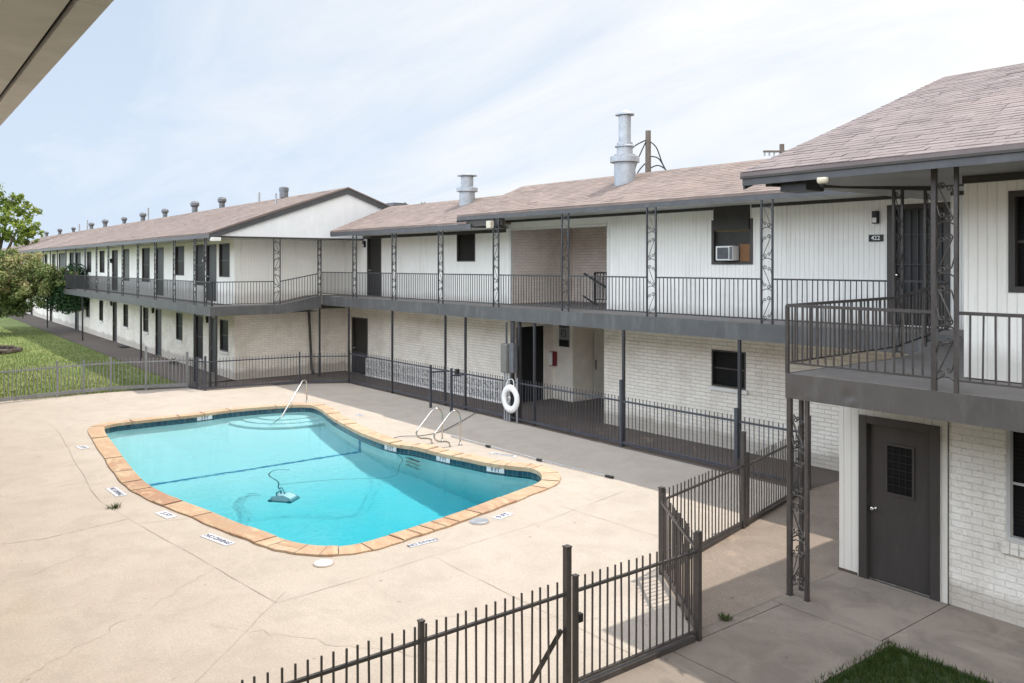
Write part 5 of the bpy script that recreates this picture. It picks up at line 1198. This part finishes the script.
ct_ = tree('crape_myrtle_tree', 'rounded crape myrtle with rusty flower tips leaning over the lawn', (-57.6, 5.4, 0),
     [([(-0.6, -0.7, 0), (-0.2, -0.2, 0.8), (0.5, 0.3, 1.7), (0.8, 0.4, 3.0)], 0.22, 0.06), ([(-0.7, -0.8, 0), (-0.8, -1.2, 1.0), (-0.8, -2.0, 2.4)], 0.17, 0.05), ([(-0.2, -0.2, 0.8), (0.9, 1.0, 1.7), (1.9, 2.5, 2.5)], 0.12, 0.04), ([(-0.5, -0.6, 0.1), (-1.4, 0.2, 1.6), (-2, 0.6, 3)], 0.13, 0.04)],
     [along(-3.6, 3.3, 1.7), along(-1.9, 3.7, 1.7), along(0, 3.9, 1.7), along(1.5, 3.5, 1.5), along(2.5, 2.9, 1.2), along(-1, 2.5, 1.5), along(0.8, 2.4, 1.4), along(1.7, 2.2, 1.1), along(-2.6, 2.4, 1.5), along(0.5, 4.5, 1.0), along(0.5, 3.2, 1.5, -1.3), along(-1.6, 3.1, 1.5, -1.4), along(1.6, 2.7, 1.1, -1.1), along(-3.4, 2.6, 1.3, -1.2), along(3.3, 3.4, 1.1), along(4.1, 2.9, 1.0), along(3.0, 2.4, 1.0, -0.8), along(4.6, 3.5, 0.6), along(2.2, 4.2, 0.9), along(1.2, 1.7, 0.9), along(-0.6, 1.7, 1.0)], 46000, 0.16, 'leaf_crape', 0.2)
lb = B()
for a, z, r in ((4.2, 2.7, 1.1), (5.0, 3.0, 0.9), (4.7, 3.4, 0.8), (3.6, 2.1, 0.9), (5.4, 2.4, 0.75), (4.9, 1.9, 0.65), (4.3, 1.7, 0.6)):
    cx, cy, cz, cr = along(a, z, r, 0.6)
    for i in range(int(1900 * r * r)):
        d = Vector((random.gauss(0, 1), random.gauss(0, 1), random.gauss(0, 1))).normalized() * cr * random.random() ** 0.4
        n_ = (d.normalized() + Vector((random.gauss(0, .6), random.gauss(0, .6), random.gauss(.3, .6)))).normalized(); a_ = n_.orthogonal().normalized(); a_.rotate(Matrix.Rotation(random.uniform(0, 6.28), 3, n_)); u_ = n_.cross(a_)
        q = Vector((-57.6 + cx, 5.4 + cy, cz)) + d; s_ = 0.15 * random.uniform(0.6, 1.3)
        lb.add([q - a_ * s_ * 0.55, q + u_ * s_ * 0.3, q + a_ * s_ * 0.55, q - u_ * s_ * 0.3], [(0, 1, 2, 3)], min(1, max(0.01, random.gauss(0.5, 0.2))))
part('lower_crown', lb, 'leaf_shade', ct_, 'crape foliage on the building side with shade painted in as dark green')
tree('tall_tree', 'tall lime green tree rising behind the rusty crape myrtle', (-82.0, 8.3, 0),
     [([(0, 0, 0), (0.1, 0.1, 3), (0, 0, 7)], 0.35, 0.12), ([(0, 0, 3.5), (1.2, 0.8, 6), (1.8, 1.6, 8)], 0.16, 0.05), ([(0, 0, 4), (-1.4, -1, 7), (-1.6, -1.5, 9)], 0.16, 0.05), ([(0, 0, 5), (0.3, 0.6, 8), (0.5, 1.0, 10)], 0.14, 0.03)],
     [(0, -0.3, 8.2, 2.0), (0.8, 1.2, 7.2, 1.6), (-0.8, -1.8, 8.0, 2.0), (0.4, 0.8, 9.3, 1.3), (0.2, -1.0, 6.3, 1.7), (0.6, 2.3, 6.4, 1.1), (0.0, -0.6, 10.2, 1.1), (0.3, 2.2, 8.6, 0.9), (0.4, 2.6, 7.4, 0.7), (0.2, 1.4, 9.6, 0.7)], 5200, 0.30, 'leaf_lime', 0.3)
for (x, y), h, r_, lab in (((-100, 3.0), 6.5, 3.4, 'dull green tree at the far end of the lawn'), ((-105, -6.0), 7.5, 4.2, 'broad dull green tree beyond the lawn'), ((-63.5, 37.6), 9.6, 2.2, 'treetop peeping over the roof by the inner corner')):
    tree('broadleaf_tree', lab, (x, y, 0), [([(0, 0, 0), (0.1, 0, h * 0.4), (0, 0.1, h * 0.8)], 0.3, 0.08)], [(0, 0, h - r_, r_), (r_ * 0.6, r_ * 0.3, h - r_ * 1.4, r_ * 0.7), (-r_ * 0.6, -r_ * 0.4, h - r_ * 1.3, r_ * 0.7), (0.2, 0.3, h - r_ * 0.5, r_ * 0.5)], 7000, 0.32, 'leaf_far', 0.3)
# ring of rubble and mulch under the tree
mb = thing('mulch_bed', 'dark mulch bed edged with rough stones on the lawn', 'flower bed', (-45.6, 4.4, 0))
b = B(); n = 24
b.add([(-45.6 + 1.5 * math.cos(6.283 * i / n), 4.3 + 1.15 * math.sin(6.283 * i / n), 0.0) for i in range(n)] + [(-45.6, 4.3, 0.12)], [(i, (i + 1) % n, n) for i in range(n)])
part('soil', b, 'dirt', mb)
for i in range(26):
    a = 6.283 * i / 26 + random.uniform(-.05, .05); s = random.uniform(0.12, 0.2); c_ = (-45.6 + 1.5 * math.cos(a), 4.3 + 1.15 * math.sin(a), 0.03)
    st = B().lathe((0, 0, 0), [(s * 0.8, -0.1), (s, 0.02), (s * 0.9, s * 0.7), (s * 0.4, s * 0.95)], 7); st.v = [(c_[0] + x * random.uniform(.8, 1.2), c_[1] + y * random.uniform(.8, 1.2), c_[2] + z * random.uniform(.8, 1.1)) for x, y, z in st.v]
    part('stone', st, 'bark' if i % 3 else 'dirt', mb)
# utility poles
up1 = thing('utility_pole', 'weathered utility pole with drooping cables behind the tall chimney', 'utility pole', (-31.1, 33.4, 0))
part('pole', B().tube([(-31.1, 33.4, 0), (-31.1, 33.4, 11.4)], 0.17, 12, True, [0.22, 0.15]), 'wood', up1)
rv = Vector((0.6111, 0.7914, 0))
for side_, pts in [(-1, [(0, 10.9), (0.6, 10.6), (1.15, 10.1)]), (-1, [(0.05, 10.8), (0.5, 9.8), (0.75, 8.9), (1.0, 7.6)]), (-1, [(0.1, 9.6), (0.5, 9.1), (0.95, 8.0)]), (1, [(0, 10.9), (0.5, 10.5), (0.85, 9.6), (1.35, 8.6), (2.1, 6.6)]), (1, [(0, 10.0), (0.6, 9.9), (1.0, 9.3), (1.6, 8.2)]), (1, [(0.1, 9.3), (0.6, 9.5), (1.1, 9.2), (1.5, 8.6)])]:
    pp = smoothpath([Vector((-31.1, 33.3, 0)) + rv * (side_ * a) + Vector((0, 0, z)) for a, z in pts], 5)
    part('cable', B().tube(pp, 0.035, 5), 'rubber', up1, smooth=True)
up2 = thing('utility_pole', 'distant utility pole with crossarm and insulators above the near roof', 'utility pole', (-35.9, 52.8, 0))
part('pole', B().tube([(-35.9, 52.8, 0), (-35.9, 52.8, 12.95)], 0.17, 12, True, [0.24, 0.17]), 'wood', up2)
pc = Vector((-35.9, 52.6, 12.4))
part('crossarm', B().bar(pc - rv * 1.25, pc + rv * 1.3, 0.12, 0.14), 'wood', up2)
for a in (-1.15, -0.8, -0.45, 0.5, 0.85, 1.2): part('insulator', B().lathe(pc + rv * a + Vector((0, 0, -0.32)), [(0.03, 0), (0.08, 0.05), (0.04, 0.12), (0.08, 0.18), (0.03, 0.25)], 8), 'galv', up2)
part('transformer', B().lathe((-36.25, 52.3, 11.2), [(0.2, 0), (0.22, 0.05), (0.22, 0.75), (0.1, 0.85)], 14), 'galv', up2)

b = B().box(-44.5, -43.8, 9.55, 9.98, 0.0, 0.05)
single('doormat', b, 'rubber', (-44.2, 9.8, 0), 'black doormat lying on the walkway of the long wing', 'doormat', bevel=0.01)
ds = thing('brush_pile', 'small pile of dark brush against the lower wall by the lawn fence', 'brush pile', (-35.5, 9.75, 0))
for i in range(26):
    a = random.uniform(0, 6.28); l = random.uniform(0.25, 0.6); x, y = -35.5 + random.gauss(0, 0.3), 9.72 + random.gauss(0, 0.08)
    part('twig', B().tube([(x, y, random.uniform(0.02, 0.12)), (x + l * math.cos(a) * 0.5, y + l * math.sin(a) * 0.3, random.uniform(0.06, 0.22)), (x + l * math.cos(a), y + l * math.sin(a) * 0.3, random.uniform(0.03, 0.25))], 0.012, 4), 'bark', ds)
